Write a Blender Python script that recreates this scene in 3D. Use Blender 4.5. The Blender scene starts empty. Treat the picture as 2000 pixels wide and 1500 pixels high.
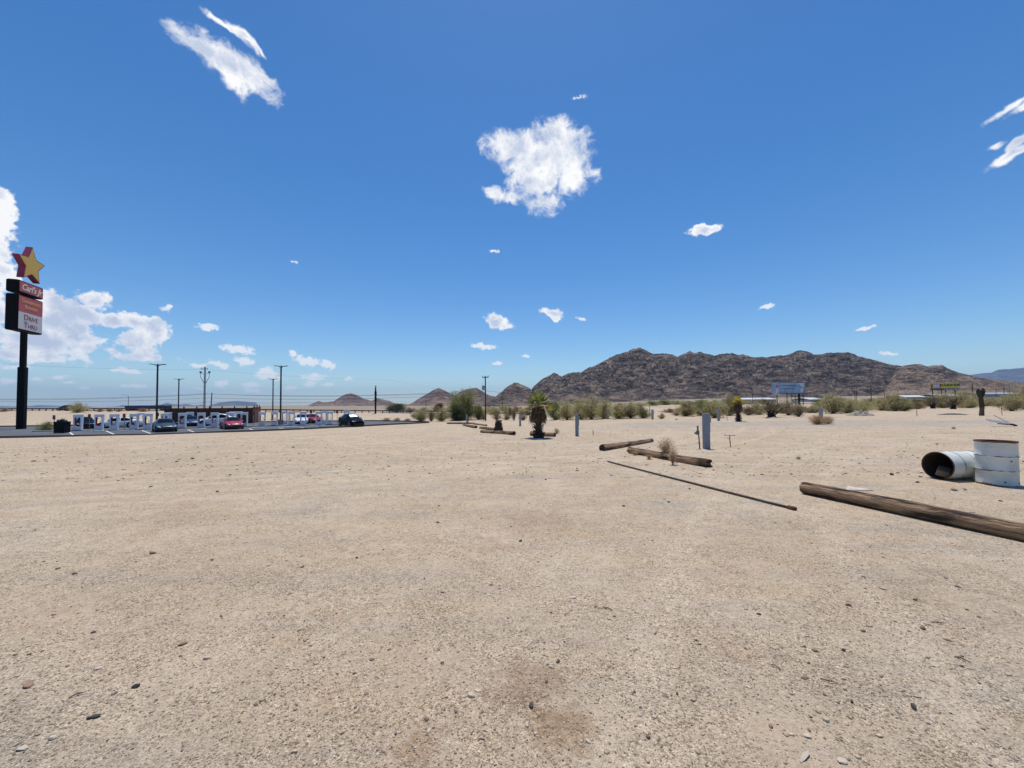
import bpy, math, random
import numpy as np
from mathutils import Vector, Matrix, Euler
random.seed(7); rng = np.random.default_rng(11)
R = math.radians; PI = math.pi
sc = bpy.context.scene; col = sc.collection

# ------------------------------------------------------------------ camera
F = 770.0; CY = 766.0; PITCH = R(1.7); ROLL = R(0.4); EYE = 1.7
r0 = Vector((1, 0, 0)); u0 = Vector((0, -math.sin(PITCH), math.cos(PITCH))); fw = Vector((0, math.cos(PITCH), math.sin(PITCH)))
rt = r0 * math.cos(ROLL) - u0 * math.sin(ROLL); up = r0 * math.sin(ROLL) + u0 * math.cos(ROLL)
cd = bpy.data.cameras.new('camera'); cam = bpy.data.objects.new('camera', cd); col.objects.link(cam)
m = Matrix((rt, up, -fw)).transposed().to_4x4(); m.translation = Vector((0, 0, EYE)); cam.matrix_world = m
cd.sensor_width = 36; cd.lens = 36 * F / 2000; cd.shift_y = (CY - 750) / 2000; cd.clip_start = 0.05; cd.clip_end = 60000
sc.camera = cam
def ray(px, py):
    return (fw + rt * ((px - 1000) / F) - up * ((py - CY) / F)).normalized()

# ------------------------------------------------------------------ terrain height
def ss(a, b, x):
    t = np.clip((x - a) / (b - a), 0, 1); return t * t * (3 - 2 * t)
def lin(a, b, x): return np.clip((x - a) / (b - a), 0, 1)
_G = rng.normal(size=(256, 2)); _G /= np.linalg.norm(_G, axis=1)[:, None]; _P = rng.permutation(256)
def perlin(x, y):
    x = np.asarray(x, float); y = np.asarray(y, float)
    xi = np.floor(x).astype(int); yi = np.floor(y).astype(int); xf = x - xi; yf = y - yi
    def g(i, j):
        k = _P[(_P[i & 255] + j) & 255]; return _G[k]
    u = xf**3 * (xf * (xf * 6 - 15) + 10); v = yf**3 * (yf * (yf * 6 - 15) + 10)
    def dt(i, j, a, b): q = g(i, j); return q[..., 0] * a + q[..., 1] * b
    n00 = dt(xi, yi, xf, yf); n10 = dt(xi + 1, yi, xf - 1, yf); n01 = dt(xi, yi + 1, xf, yf - 1); n11 = dt(xi + 1, yi + 1, xf - 1, yf - 1)
    return (n00 * (1 - u) + n10 * u) * (1 - v) + (n01 * (1 - u) + n11 * u) * v
def fbm(x, y, o=5, g=.5):
    s = 0; a = 1; n = 0
    for i in range(o): s = s + a * perlin(x * 2**i + 17.3 * i, y * 2**i - 9.1 * i); n += a; a *= g
    return s / n
def ridged(x, y, o=5, g=.55):
    s = 0; a = 1; n = 0
    for i in range(o): s = s + a * (1 - 2 * np.abs(perlin(x * 2**i + 31.7 * i, y * 2**i + 5.3 * i))); n += a; a *= g
    return s / n
LOT = -1.15
lot_near = [(-150, 25), (-90, 31), (-62, 35.2), (-48, 37.2), (-35.6, 39.2), (-29.4, 43.5), (-24.7, 47.5), (-13.0, 61.5)]
lot_far = [(-13.6, 63.5), (-17, 66), (-25, 70), (-40, 69), (-60, 62), (-100, 52), (-150, 42)]
lotp = np.array(lot_near + lot_far)
def lot_sd(x, y):
    x = np.asarray(x, float); y = np.asarray(y, float); d = np.full(x.shape, 1e9); ins = np.zeros(x.shape, bool)
    n = len(lotp)
    for i in range(n):
        ax, ay = lotp[i]; bx, by = lotp[(i + 1) % n]; ex, ey = bx - ax, by - ay
        t = np.clip(((x - ax) * ex + (y - ay) * ey) / (ex * ex + ey * ey), 0, 1)
        d = np.minimum(d, np.hypot(x - ax - t * ex, y - ay - t * ey))
        c = ((ay > y) != (by > y)) & (x < (bx - ax) * (y - ay) / (by - ay + 1e-12) + ax); ins ^= c
    return np.where(ins, -d, d)
def roadz(x): return np.interp(x, [-170, -100, -15, 20], [.85, .45, -1.0, -1.1])
def H(x, y):
    x = np.asarray(x, float); y = np.asarray(y, float); d = np.hypot(x, y)
    u = y - .45 * x
    L = -1.15 * lin(22, 58, u) * (1 - ss(1, 16, x)) * (y > 0)
    bank = ss(68, 107, y) * (1 - ss(118, 150, y)) * (1 - ss(-8, 8, x))
    L = L * (1 - bank) + roadz(x) * bank
    az = x / (d + 1e-6)
    Rr = ss(.08, .45, az) * 12 * (np.clip((d - 80) / 920, 0, 1.15))**1.5 * (y > 0)
    L = L - 1.2 * ss(150, 400, d) * (1 - ss(.0, .3, az))
    n = fbm(x * .35, y * .35, 3) * .03 * ss(2, 6, d) + fbm(x * .06, y * .06, 3) * .12 * ss(15, 40, d) * (1 + 2 * ss(70, 200, d))
    s = lot_sd(x, y); k = ss(0.0, 3.0, s)
    base = L + Rr + n
    return np.where(d < 200, base * k + (LOT - .03) * (1 - k), base)
def h1(x, y): return float(H(np.array([x]), np.array([y]))[0])
def at(px, py):
    d = ray(px, py); t = np.geomspace(1.2, 4000, 1400)
    X = d.x * t; Y = d.y * t; Z = EYE + d.z * t - H(X, Y)
    i = np.argmax(Z < 0)
    if Z[i] >= 0: i = len(t) - 1
    a = Z[i - 1] / (Z[i - 1] - Z[i]); tt = t[i - 1] + (t[i] - t[i - 1]) * a
    return Vector((d.x * tt, d.y * tt, h1(d.x * tt, d.y * tt)))
def lotat(px, py, z=LOT):
    d = ray(px, py); t = (z - EYE) / d.z; return Vector((d.x * t, d.y * t, z))
def depth(px, Z, py=None):      # point at depth Z along column px (on the ground, or at height of row py)
    d = ray(px, 788 if py is None else py); t = Z / d.y
    return Vector((d.x * t, Z, h1(d.x * t, Z) if py is None else EYE + d.z * t))

# ------------------------------------------------------------------ materials
def mat(name, color, rough=.8, metal=0, var=0, scale=5, bump=0, bscale=20, color2=None, coat=0, detail=5, spec=.5, coord='Object', lo=.35, hi=.65, rnd=0, stretch=None, emis=None, trans=0):
    M = bpy.data.materials.new(name); M.use_nodes = True; nt = M.node_tree; b = nt.nodes['Principled BSDF']
    c = tuple(color) + (1,)
    b.inputs['Base Color'].default_value = c; b.inputs['Roughness'].default_value = rough; b.inputs['Metallic'].default_value = metal
    b.inputs['Specular IOR Level'].default_value = spec
    if coat: b.inputs['Coat Weight'].default_value = coat; b.inputs['Coat Roughness'].default_value = .04
    tc = nt.nodes.new('ShaderNodeTexCoord'); src = tc.outputs[coord]
    if stretch:
        mp = nt.nodes.new('ShaderNodeMapping'); mp.inputs['Scale'].default_value = stretch; nt.links.new(src, mp.inputs[0]); src = mp.outputs[0]
    out = None
    if color2 is not None or var:
        if color2 is None: color2 = tuple(max(0, v * (1 - var)) for v in color)
        n = nt.nodes.new('ShaderNodeTexNoise'); n.inputs['Scale'].default_value = scale; n.inputs['Detail'].default_value = detail; nt.links.new(src, n.inputs[0])
        r = nt.nodes.new('ShaderNodeValToRGB'); r.color_ramp.elements[0].position = lo; r.color_ramp.elements[1].position = hi
        r.color_ramp.elements[0].color = tuple(color2) + (1,); r.color_ramp.elements[1].color = c
        nt.links.new(n.outputs['Fac'], r.inputs[0]); out = r.outputs[0]
    if rnd:
        oi = nt.nodes.new('ShaderNodeObjectInfo'); mr = nt.nodes.new('ShaderNodeMapRange'); mr.inputs['To Min'].default_value = 1 - rnd; mr.inputs['To Max'].default_value = 1 + rnd
        nt.links.new(oi.outputs['Random'], mr.inputs[0])
        hs = nt.nodes.new('ShaderNodeHueSaturation')
        if out: nt.links.new(out, hs.inputs['Color'])
        else: hs.inputs['Color'].default_value = c
        nt.links.new(mr.outputs[0], hs.inputs['Value']); out = hs.outputs[0]
    if out: nt.links.new(out, b.inputs['Base Color'])
    if bump:
        n2 = nt.nodes.new('ShaderNodeTexNoise'); n2.inputs['Scale'].default_value = bscale; n2.inputs['Detail'].default_value = 4; nt.links.new(src, n2.inputs[0])
        bp = nt.nodes.new('ShaderNodeBump'); bp.inputs['Strength'].default_value = bump; bp.inputs['Distance'].default_value = .3 / bscale * 2
        nt.links.new(n2.outputs['Fac'], bp.inputs['Height']); nt.links.new(bp.outputs[0], b.inputs['Normal'])
    if trans: b.inputs['Transmission Weight'].default_value = trans
    return M
M = {}
M['steel_dark'] = mat('dark_painted_steel', (.004, .004, .005), .7, spec=.15, var=.4)
M['navy'] = mat('dark_blue_pole_paint', (.008, .011, .022), .5, var=.3)
M['grey_box'] = mat('grey_enamel', (.21, .25, .31), .5, var=.12, scale=3)
M['grey_box2'] = mat('weathered_grey_enamel', (.29, .31, .34), .55, var=.2, scale=6)
M['green_box'] = mat('faded_green_box', (.14, .17, .14), .6, var=.3)
M['wood'] = mat('weathered_timber', (.34, .215, .12), .9, color2=(.04, .022, .012), scale=2.0, stretch=(.9, 5.5, 5.5), bump=1.0, bscale=5, detail=9, lo=.38, hi=.56)
M['wood_dark'] = mat('dark_pole_timber', (.075, .045, .03), .9, var=.5, stretch=(6, 6, 1))
M['wood_end'] = mat('timber_end', (.09, .055, .035), .95, var=.6, scale=12, bump=.6, bscale=30)
M['drum'] = mat('old_white_drum_paint', (.62, .66, .66), .5, color2=(.40, .44, .45), scale=3.5, bump=.12, bscale=6, lo=.3, hi=.6)
M['rust'] = mat('rusty_steel', (.16, .06, .03), .9, var=.6, scale=14, bump=.4, bscale=40)
M['drum_in'] = mat('drum_inside', (.035, .022, .016), .9, var=.5)
M['white_paint'] = mat('white_road_paint', (.7, .7, .68), .7, var=.15, scale=8)
M['charger_white'] = mat('charging_stand_shell', (.80, .80, .83), .35, var=.06)
M['charger_red'] = mat('charging_stand_red', (.35, .02, .02), .5)
M['rubber'] = mat('black_rubber', (.01, .01, .011), .7)
M['alloy'] = mat('wheel_alloy', (.3, .3, .31), .35, metal=.8)
M['glass'] = mat('dark_glass', (.004, .006, .008), .1, spec=.22)
M['lamp'] = mat('headlamp_lens', (.55, .57, .6), .1, coat=1)
M['trim'] = mat('car_trim', (.012, .012, .013), .5)
for n, c in dict(paint_grey=(.035, .05, .07), paint_red=(.32, .012, .022), paint_black=(.003, .0035, .006), paint_white=(.72, .74, .76), paint_blue=(.012, .03, .12)).items():
    M[n] = mat(n, c, .28, coat=0 if n in ('paint_black', 'paint_grey') else .3, spec=.06 if n == 'paint_black' else .35)
M['shade'] = mat('silver_sunshade', (.85, .87, .9), .35, metal=.2, bump=.5, bscale=8)
M['asphalt'] = mat('asphalt', (.105, .108, .115), .9, color2=(.07, .072, .078), scale=.5, bump=.2, bscale=40, coord='Object', detail=8)
M['kerb'] = mat('kerb_concrete', (.25, .24, .23), .9, var=.3, scale=3)
M['fence_wood'] = mat('brown_fence_boards', (.10, .045, .022), .85, color2=(.03, .015, .009), scale=1.6, stretch=(6, 6, .4), lo=.35, hi=.6)
M['fence_rust'] = mat('rust_brown_panel', (.24, .09, .045), .85, var=.4, scale=3)
M['sign_red'] = mat('sign_face_red', (.50, .095, .10), .55, var=.08)
M['sign_red_dark'] = mat('sign_side_red', (.26, .03, .08), .55, var=.25, scale=2)
M['sign_white'] = mat('sign_face_white', (.62, .60, .60), .55, var=.06)
M['sign_yellow'] = mat('sign_face_yellow', (.66, .42, .07), .55, var=.1)
M['sign_gold'] = mat('sign_lettering_gold', (.72, .40, .16), .55)
M['sign_black'] = mat('sign_cabinet_black', (.004, .004, .004), .7, spec=.15, var=.4)
M['sign_letter_white'] = mat('sign_lettering_cream', (.72, .70, .58), .5)
M['sign_letter_red'] = mat('sign_lettering_red', (.32, .04, .05), .5)
M['small_red'] = mat('small_red_sign', (.17, .02, .025), .6)
M['metal'] = mat('galvanised_steel', (.32, .33, .34), .5, metal=.5, var=.2)
M['rail'] = mat('guard_rail_steel', (.07, .05, .045), .7, var=.3, scale=1)
M['leaf_olive'] = mat('olive_leaves', (.58, .51, .26), .8, color2=(.38, .33, .16), scale=1.5, rnd=.18, spec=.2)
M['leaf_green'] = mat('green_leaves', (.33, .33, .13), .8, color2=(.17, .18, .07), scale=1.3, rnd=.18, spec=.2)
M['leaf_dark'] = mat('dark_green_leaves', (.11, .13, .05), .8, color2=(.05, .065, .03), scale=1.3, rnd=.15, spec=.2)
M['leaf_dry'] = mat('dry_twigs', (.40, .31, .19), .9, color2=(.24, .18, .11), scale=2, rnd=.15, spec=.1)
M['leaf_straw'] = mat('straw_stems', (.68, .48, .30), .9, color2=(.45, .31, .19), scale=3, rnd=.1, spec=.1)
M['leaf_rust'] = mat('reddish_brush', (.38, .24, .14), .9, color2=(.24, .16, .09), scale=2, rnd=.15, spec=.1)
M['bark'] = mat('shrub_bark', (.09, .065, .045), .9, var=.5)
M['bark_dark'] = mat('dark_bark', (.035, .026, .02), .9, var=.5)
M['palm_green'] = mat('palm_frond_green', (.30, .32, .08), .5, color2=(.06, .085, .025), scale=2.5, lo=.4, hi=.6)
M['palm_yellow'] = mat('palm_frond_yellow', (.62, .44, .06), .6, color2=(.40, .34, .06), scale=3)
M['palm_dead'] = mat('dead_palm_frond', (.23, .155, .10), .9, color2=(.045, .028, .018), scale=9)
M['palm_trunk'] = mat('palm_trunk', (.075, .05, .035), .95, color2=(.02, .014, .01), scale=9, bump=1, bscale=12)
M['cactus'] = mat('saguaro_skin', (.045, .042, .025), .85, color2=(.022, .02, .013), scale=3)
M['cactus_base'] = mat('saguaro_bark', (.15, .10, .07), .9, var=.4)
M['stone_pale'] = mat('pale_stone', (.60, .49, .37), .85, color2=(.42, .36, .30), scale=12, bump=.3, bscale=30, rnd=.15)
M['stone_dark'] = mat('dark_stone', (.10, .085, .075), .85, color2=(.045, .038, .034), scale=14, bump=.4, bscale=30, rnd=.2)
M['stone_brown'] = mat('brown_stone', (.20, .14, .10), .85, color2=(.10, .07, .055), scale=12, bump=.3, bscale=30, rnd=.2)
M['stone_red'] = mat('reddish_stone', (.36, .22, .15), .85, color2=(.22, .12, .08), scale=12, bump=.3, bscale=30, rnd=.15)
M['bb_blue'] = mat('billboard_blue', (.16, .27, .45), .6, color2=(.30, .42, .55), scale=.35, lo=.4, hi=.65)
M['bb_dark'] = mat('billboard_navy', (.04, .07, .17), .6)
M['bb_pale'] = mat('billboard_pale', (.50, .54, .60), .6)
M['bb_yellow'] = mat('billboard_yellow', (.55, .50, .06), .6)
M['bb_red'] = mat('billboard_red', (.42, .04, .03), .6)
M['bb_pink'] = mat('billboard_pink', (.5, .16, .24), .6)
M['shed_wall'] = mat('grey_shed_wall', (.30, .33, .36), .7, var=.1, scale=.3)
M['shed_roof'] = mat('white_shed_roof', (.56, .56, .55), .5)
M['tan_wall'] = mat('tan_wall', (.36, .28, .20), .8)
M['soil'] = mat('dark_soil', (.10, .085, .07), .95, var=.5, scale=4, bump=.6, bscale=10)
M['rubble'] = mat('rubble_pale', (.42, .36, .29), .95, color2=(.20, .165, .13), scale=3, bump=.8, bscale=6)
M['cardboard'] = mat('old_cardboard', (.22, .15, .09), .9, var=.3)
M['red_tarp'] = mat('red_canvas', (.38, .03, .03), .6)
M['trailer_blue'] = mat('trailer_navy', (.02, .04, .10), .5)
M['bin'] = mat('black_bin_plastic', (.005, .007, .007), .6, spec=.2, var=.3)
M['bag'] = mat('black_bag_plastic', (.012, .012, .013), .3, bump=.8, bscale=8)

def leafy(*names, f=.42):
    for k in names:
        nt = M[k].node_tree; b = nt.nodes['Principled BSDF']; o = nt.nodes['Material Output']; t = nt.nodes.new('ShaderNodeBsdfTranslucent'); m_ = nt.nodes.new('ShaderNodeMixShader'); m_.inputs[0].default_value = f
        nt.links.new(b.inputs['Base Color'].links[0].from_socket, t.inputs[0]); nt.links.new(b.outputs[0], m_.inputs[1]); nt.links.new(t.outputs[0], m_.inputs[2]); nt.links.new(m_.outputs[0], o.inputs[0])
leafy('leaf_olive', 'leaf_green', 'leaf_dark', 'leaf_dry', 'leaf_straw', 'leaf_rust', 'palm_green', 'palm_yellow')

# ------------------------------------------------------------------ mesh helpers
class MB:
    def __init__(s): s.v = []; s.f = []; s.n = 0
    def add(s, V, Fc):
        s.v.extend([tuple(p) for p in V]); s.f.extend([tuple(i + s.n for i in f) for f in Fc]); s.n += len(V)
    def box(s, c, d, rz=0, rot=None, bevel=0, taper=1.0):
        x, y, z = d[0] / 2, d[1] / 2, d[2] / 2
        if bevel:
            b = bevel; P = []
            for zz, i in ((-z, b), (-z + b, 0), (z - b, 0), (z, b)):
                a = (x - i, y - i); 
                k = min(b, a[0] * .5, a[1] * .5)
                P += [Vector(q + (zz,)) for q in ((-a[0] + k, -a[1]), (a[0] - k, -a[1]), (a[0], -a[1] + k), (a[0], a[1] - k), (a[0] - k, a[1]), (-a[0] + k, a[1]), (-a[0], a[1] - k), (-a[0], -a[1] + k))]
            Fc = [tuple(range(7, -1, -1)), tuple(range(24, 32))]
            for l in range(3):
                for k in range(8): Fc.append((l * 8 + k, l * 8 + (k + 1) % 8, l * 8 + 8 + (k + 1) % 8, l * 8 + 8 + k))
        else:
            P = [Vector((a * x * (taper if c_ > 0 else 1), b * y * (taper if c_ > 0 else 1), c_ * z)) for c_ in (-1, 1) for a, b in ((-1, -1), (1, -1), (1, 1), (-1, 1))]
            Fc = [(3, 2, 1, 0), (4, 5, 6, 7)] + [(k, (k + 1) % 4, 4 + (k + 1) % 4, 4 + k) for k in range(4)]
        rm = rot if rot is not None else Matrix.Rotation(rz, 3, 'Z')
        s.add([rm @ p + Vector(c) for p in P], Fc)
    def tube(s, pts, rad, n=8, cap=True):
        pts = [Vector(p) for p in pts]; N = len(pts)
        if not hasattr(rad, '__len__'): rad = [rad] * N
        V = []; ref = None
        for i, p in enumerate(pts):
            t = (pts[min(i + 1, N - 1)] - pts[max(i - 1, 0)]).normalized()
            if ref is None: ref = Vector((0, 0, 1)) if abs(t.z) < .9 else Vector((1, 0, 0))
            a = t.cross(ref).normalized(); b = t.cross(a)
            if a.length < .1: a = Vector((1, 0, 0)); b = t.cross(a)
            ref = b * -1 if False else ref
            V += [p + (a * math.cos(2 * PI * k / n) + b * math.sin(2 * PI * k / n)) * rad[i] for k in range(n)]
        Fc = [(i * n + k, i * n + (k + 1) % n, (i + 1) * n + (k + 1) % n, (i + 1) * n + k) for i in range(N - 1) for k in range(n)]
        if cap: Fc += [tuple(range(n - 1, -1, -1)), tuple((N - 1) * n + k for k in range(n))]
        s.add(V, Fc)
    def lathe(s, prof, c=(0, 0, 0), n=32, rot=None):
        V = []; c = Vector(c); rm = rot or Matrix.Identity(3)
        for r_, z in prof: V += [rm @ Vector((r_ * math.cos(2 * PI * k / n), r_ * math.sin(2 * PI * k / n), z)) + c for k in range(n)]
        s.add(V, [(i * n + k, i * n + (k + 1) % n, (i + 1) * n + (k + 1) % n, (i + 1) * n + k) for i in range(len(prof) - 1) for k in range(n)])
    def prism(s, poly, thick, M3=None, o=(0, 0, 0)):      # polygon in local xz, thickness along y
        n = len(poly); M3 = M3 or Matrix.Identity(3); o = Vector(o)
        V = [M3 @ Vector((x, -thick / 2, z)) + o for x, z in poly] + [M3 @ Vector((x, thick / 2, z)) + o for x, z in poly]
        s.add(V, [tuple(range(n)), tuple(range(2 * n - 1, n - 1, -1))] + [((k + 1) % n, k, n + k, n + (k + 1) % n) for k in range(n)])
    def build(s, name, m, parent=None, smooth=False, loc=None):
        me = bpy.data.meshes.new(name); me.from_pydata(s.v, [], s.f); me.materials.append(m); me.update()
        if smooth: me.polygons.foreach_set('use_smooth', [True] * len(me.polygons))
        o = bpy.data.objects.new(name, me); col.objects.link(o)
        if parent is not None: o.parent = parent
        if loc is not None: o.location = loc
        return o
def npmesh(name, V, Fq, m, parent=None, smooth=False, loc=None):
    V = np.asarray(V, np.float32); Fq = np.asarray(Fq, np.int32); k = Fq.shape[1]
    me = bpy.data.meshes.new(name); me.vertices.add(len(V)); me.vertices.foreach_set('co', V.ravel())
    me.loops.add(Fq.size); me.loops.foreach_set('vertex_index', Fq.ravel())
    me.polygons.add(len(Fq)); me.polygons.foreach_set('loop_start', np.arange(0, Fq.size, k, dtype=np.int32))
    me.materials.append(m); me.update(calc_edges=True)
    if smooth: me.polygons.foreach_set('use_smooth', np.ones(len(Fq), bool))
    o = bpy.data.objects.new(name, me); col.objects.link(o)
    if parent is not None: o.parent = parent
    if loc is not None: o.location = loc
    return o
def tag(o, label=None, cat=None, group=None, kind=None):
    if label: o['label'] = label
    if cat: o['category'] = cat
    if group: o['group'] = group
    if kind: o['kind'] = kind
    return o
def thing(name, loc, label, cat, group=None, rz=0):
    o = bpy.data.objects.new(name, None); o.empty_display_size = .1; col.objects.link(o); o.location = loc; o.rotation_euler = (0, 0, rz)
    return tag(o, label, cat, group)
def copytree(o, parent=None):
    c = o.copy(); col.objects.link(c)
    if parent is not None: c.parent = parent
    for ch in list(o.children): copytree(ch, c)
    return c
def text(body, size, m, parent, loc, rot, name='lettering', shear=0, small=False, ext=.01, sx=1, align='CENTER', space=1.0, bold=0):
    cu = bpy.data.curves.new(name, 'FONT'); cu.body = body; cu.size = size; cu.extrude = ext; cu.shear = shear; cu.align_x = align; cu.align_y = 'CENTER'; cu.space_character = space
    cu.resolution_u = 3; cu.offset = bold
    if small:
        cu.small_caps_scale = .75
        for i, ch in enumerate(body):
            if ch.islower(): cu.body_format[i].use_small_caps = True
    t = bpy.data.objects.new(name, cu); col.objects.link(t); bpy.context.view_layer.update()
    me = bpy.data.meshes.new_from_object(t.evaluated_get(bpy.context.evaluated_depsgraph_get())); bpy.data.objects.remove(t)
    me.materials.clear(); me.materials.append(m)
    o = bpy.data.objects.new(name, me); col.objects.link(o); o.parent = parent; o.location = loc; o.rotation_euler = rot; o.scale = (sx, 1, 1)
    return o

# ------------------------------------------------------------------ ground
SUN_AZ = R(4); SUN_EL = R(75)
def ground_material():
    g = bpy.data.materials.new('desert_gravel'); g.use_nodes = True; nt = g.node_tree; N = nt.nodes; Lk = nt.links; b = N['Principled BSDF']
    b.inputs['Roughness'].default_value = .95; b.inputs['Specular IOR Level'].default_value = .15
    tc = N.new('ShaderNodeTexCoord'); P = tc.outputs['Object']
    def noise(scale, detail=4, rough=.5, vec=P, dist=0):
        n = N.new('ShaderNodeTexNoise'); n.inputs['Scale'].default_value = scale; n.inputs['Detail'].default_value = detail; n.inputs['Roughness'].default_value = rough; n.inputs['Distortion'].default_value = dist
        Lk.new(vec, n.inputs[0]); return n.outputs['Fac']
    def ramp(s, a, b_, ca=(0, 0, 0), cb=(1, 1, 1)):
        r = N.new('ShaderNodeValToRGB'); r.color_ramp.elements[0].position = a; r.color_ramp.elements[1].position = b_
        r.color_ramp.elements[0].color = tuple(ca) + (1,); r.color_ramp.elements[1].color = tuple(cb) + (1,); Lk.new(s, r.inputs[0]); return r.outputs[0]
    def mix(f, a, c, mode='MIX', k=1):
        x = N.new('ShaderNodeMix'); x.data_type = 'RGBA'; x.blend_type = mode
        for s, i in ((a, 6), (c, 7)):
            if isinstance(s, tuple): x.inputs[i].default_value = s + (1,)
            else: Lk.new(s, x.inputs[i])
        if isinstance(f, (int, float)): x.inputs[0].default_value = f
        elif k != 1:
            mm = N.new('ShaderNodeMath'); mm.operation = 'MULTIPLY'; mm.inputs[1].default_value = k; Lk.new(f, mm.inputs[0]); Lk.new(mm.outputs[0], x.inputs[0])
        else: Lk.new(f, x.inputs[0])
        return x.outputs[2]
    def math2(op, a, c):
        x = N.new('ShaderNodeMath'); x.operation = op
        for i, s in enumerate((a, c)):
            if isinstance(s, (int, float)): x.inputs[i].default_value = s
            else: Lk.new(s, x.inputs[i])
        return x.outputs[0]
    sand = (.53, .405, .275); pale = (.575, .46, .335); grey = (.405, .345, .275); orange = (.47, .30, .165)
    mp = N.new('ShaderNodeMapping'); mp.inputs['Rotation'].default_value = (0, 0, R(-14)); mp.inputs['Scale'].default_value = (.22, 1.6, 1); Lk.new(P, mp.inputs[0])
    c = mix(ramp(noise(.35, 6, .6), .4, .62), sand, pale)
    c = mix(ramp(noise(.9, 7, .7, mp.outputs[0]), .45, .66), c, grey, k=.6)      # wheel tracks of finer grey gravel
    c = mix(ramp(noise(.5, 6, .65, dist=.6), .54, .72), c, grey, k=.75)
    c = mix(ramp(noise(1.1, 7, .68, dist=.4), .56, .72), c, orange, k=.55)
    # stains with a shape of their own
    for (sx, sy, r_, cc, kk) in [(.10, 2.45, .42, (.29, .18, .10), .5), (.25, 2.12, .30, (.33, .20, .11), .6), (-.48, 2.0, .22, (.36, .21, .12), .5), (5.6, 2.9, .8, (.30, .25, .20), .0), (3.5, 3.75, .6, (.27, .235, .20), .3), (.35, 5.6, 1.1, (.40, .27, .17), .35), (-.3, 4.8, .5, (.37, .22, .13), .3)]:
        vd = N.new('ShaderNodeVectorMath'); vd.operation = 'DISTANCE'; vd.inputs[1].default_value = (sx, sy, 0); Lk.new(P, vd.inputs[0])
        e = math2('ADD', math2('DIVIDE', vd.outputs['Value'], r_), math2('MULTIPLY', noise(5, 8, .8), 2.6)); 
        c = mix(ramp(e, 1.1, 1.75, (1, 1, 1), (0, 0, 0)), c, cc, k=kk) if False else mix(ramp(math2('MULTIPLY', e, .5), .82, 1.2, (1, 1, 1), (0, 0, 0)), c, cc, k=kk)
    # wheel tracks curving across the lot
    for cx, cy, rs in ((-14, 34, (25.6, 27.2)), (-20, 48, (41.5, 43.1)), (30, -12, (31.0, 32.6)), (9, 30, (19.2, 20.8))):
        vd = N.new('ShaderNodeVectorMath'); vd.operation = 'DISTANCE'; vd.inputs[1].default_value = (cx, cy, 0); Lk.new(P, vd.inputs[0])
        dd = math2('ADD', vd.outputs['Value'], math2('MULTIPLY', math2('SUBTRACT', noise(.3, 4, .6), .5), .5))
        for r_ in rs:
            e = math2('ABSOLUTE', math2('SUBTRACT', dd, r_), 0); e = math2('ADD', e, math2('MULTIPLY', noise(4, 6, .75), .35))
            c = mix(ramp(e, .22, .42, (1, 1, 1), (0, 0, 0)), c, (.60, .485, .36), k=.5)
    # grey gravel drive across the campsite, far right
    sep = N.new('ShaderNodeSeparateXYZ'); Lk.new(P, sep.inputs[0])
    wob = math2('MULTIPLY', math2('SUBTRACT', noise(.25, 5, .7), .5), 9)
    yy = math2('ADD', sep.outputs[1], wob)
    band = math2('MULTIPLY', ramp(math2('MULTIPLY', yy, .01), .255, .285), ramp(math2('MULTIPLY', yy, .01), .335, .365, (1, 1, 1), (0, 0, 0)))
    band = math2('MULTIPLY', band, ramp(math2('MULTIPLY', sep.outputs[0], .02), .06, .25))
    band = math2('MULTIPLY', band, ramp(noise(1.2, 7, .75), .35, .6))
    c = mix(band, c, (.33, .32, .32), k=.6)
    # far scrubland tint beyond 200 m
    ln = N.new('ShaderNodeVectorMath'); ln.operation = 'LENGTH'; Lk.new(P, ln.inputs[0])
    fr = ramp(math2('DIVIDE', ln.outputs['Value'], 1000), .12, .4)
    scr = ramp(noise(.03, 8, .75), .42, .58, (.30, .23, .17), (.17, .15, .10))
    c = mix(fr, c, scr, k=.7)
    # pebble speckle
    for sc_, amt, dk, lt in ((75, .8, .30, 1.28), (170, .9, .26, 1.4), (26, .32, .5, 1.2), (9, .25, .6, 1.15)):
        v = N.new('ShaderNodeTexVoronoi'); v.inputs['Scale'].default_value = sc_; v.inputs['Randomness'].default_value = 1; Lk.new(P, v.inputs[0])
        sp = N.new('ShaderNodeSeparateColor'); Lk.new(v.outputs['Color'], sp.inputs[0])
        cr = N.new('ShaderNodeValToRGB'); e = cr.color_ramp.elements; e[0].position = 0; e[0].color = (dk, dk * .97, dk * .94, 1); e[1].position = 1; e[1].color = (lt, lt, lt * 1.02, 1)
        q = e.new(.22); q.color = (.85, .84, .82, 1); q = e.new(.8); q.color = (1.05, 1.04, 1.02, 1); Lk.new(sp.outputs[0], cr.inputs[0])
        msk = ramp(noise(1.7 if sc_ > 50 else .8, 5, .7), .28, .55)
        c = mix(msk, c, mix(1.0, c, cr.outputs[0], 'MULTIPLY'), k=amt)
    Lk.new(c, b.inputs['Base Color'])
    n1 = noise(9, 6, .65); n2 = noise(60, 5, .75)
    v = N.new('ShaderNodeTexVoronoi'); v.inputs['Scale'].default_value = 85; Lk.new(P, v.inputs[0])
    n0 = noise(2.2, 5, .6)
    hh = math2('ADD', math2('ADD', math2('MULTIPLY', n0, .07), math2('MULTIPLY', n1, .045)), math2('ADD', math2('MULTIPLY', n2, .020), math2('MULTIPLY', v.outputs['Distance'], -.006)))
    bp = N.new('ShaderNodeBump'); bp.inputs['Strength'].default_value = .72; bp.inputs['Distance'].default_value = 1.0; Lk.new(hh, bp.inputs['Height']); Lk.new(bp.outputs[0], b.inputs['Normal'])
    return g
M['ground'] = ground_material()
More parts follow.
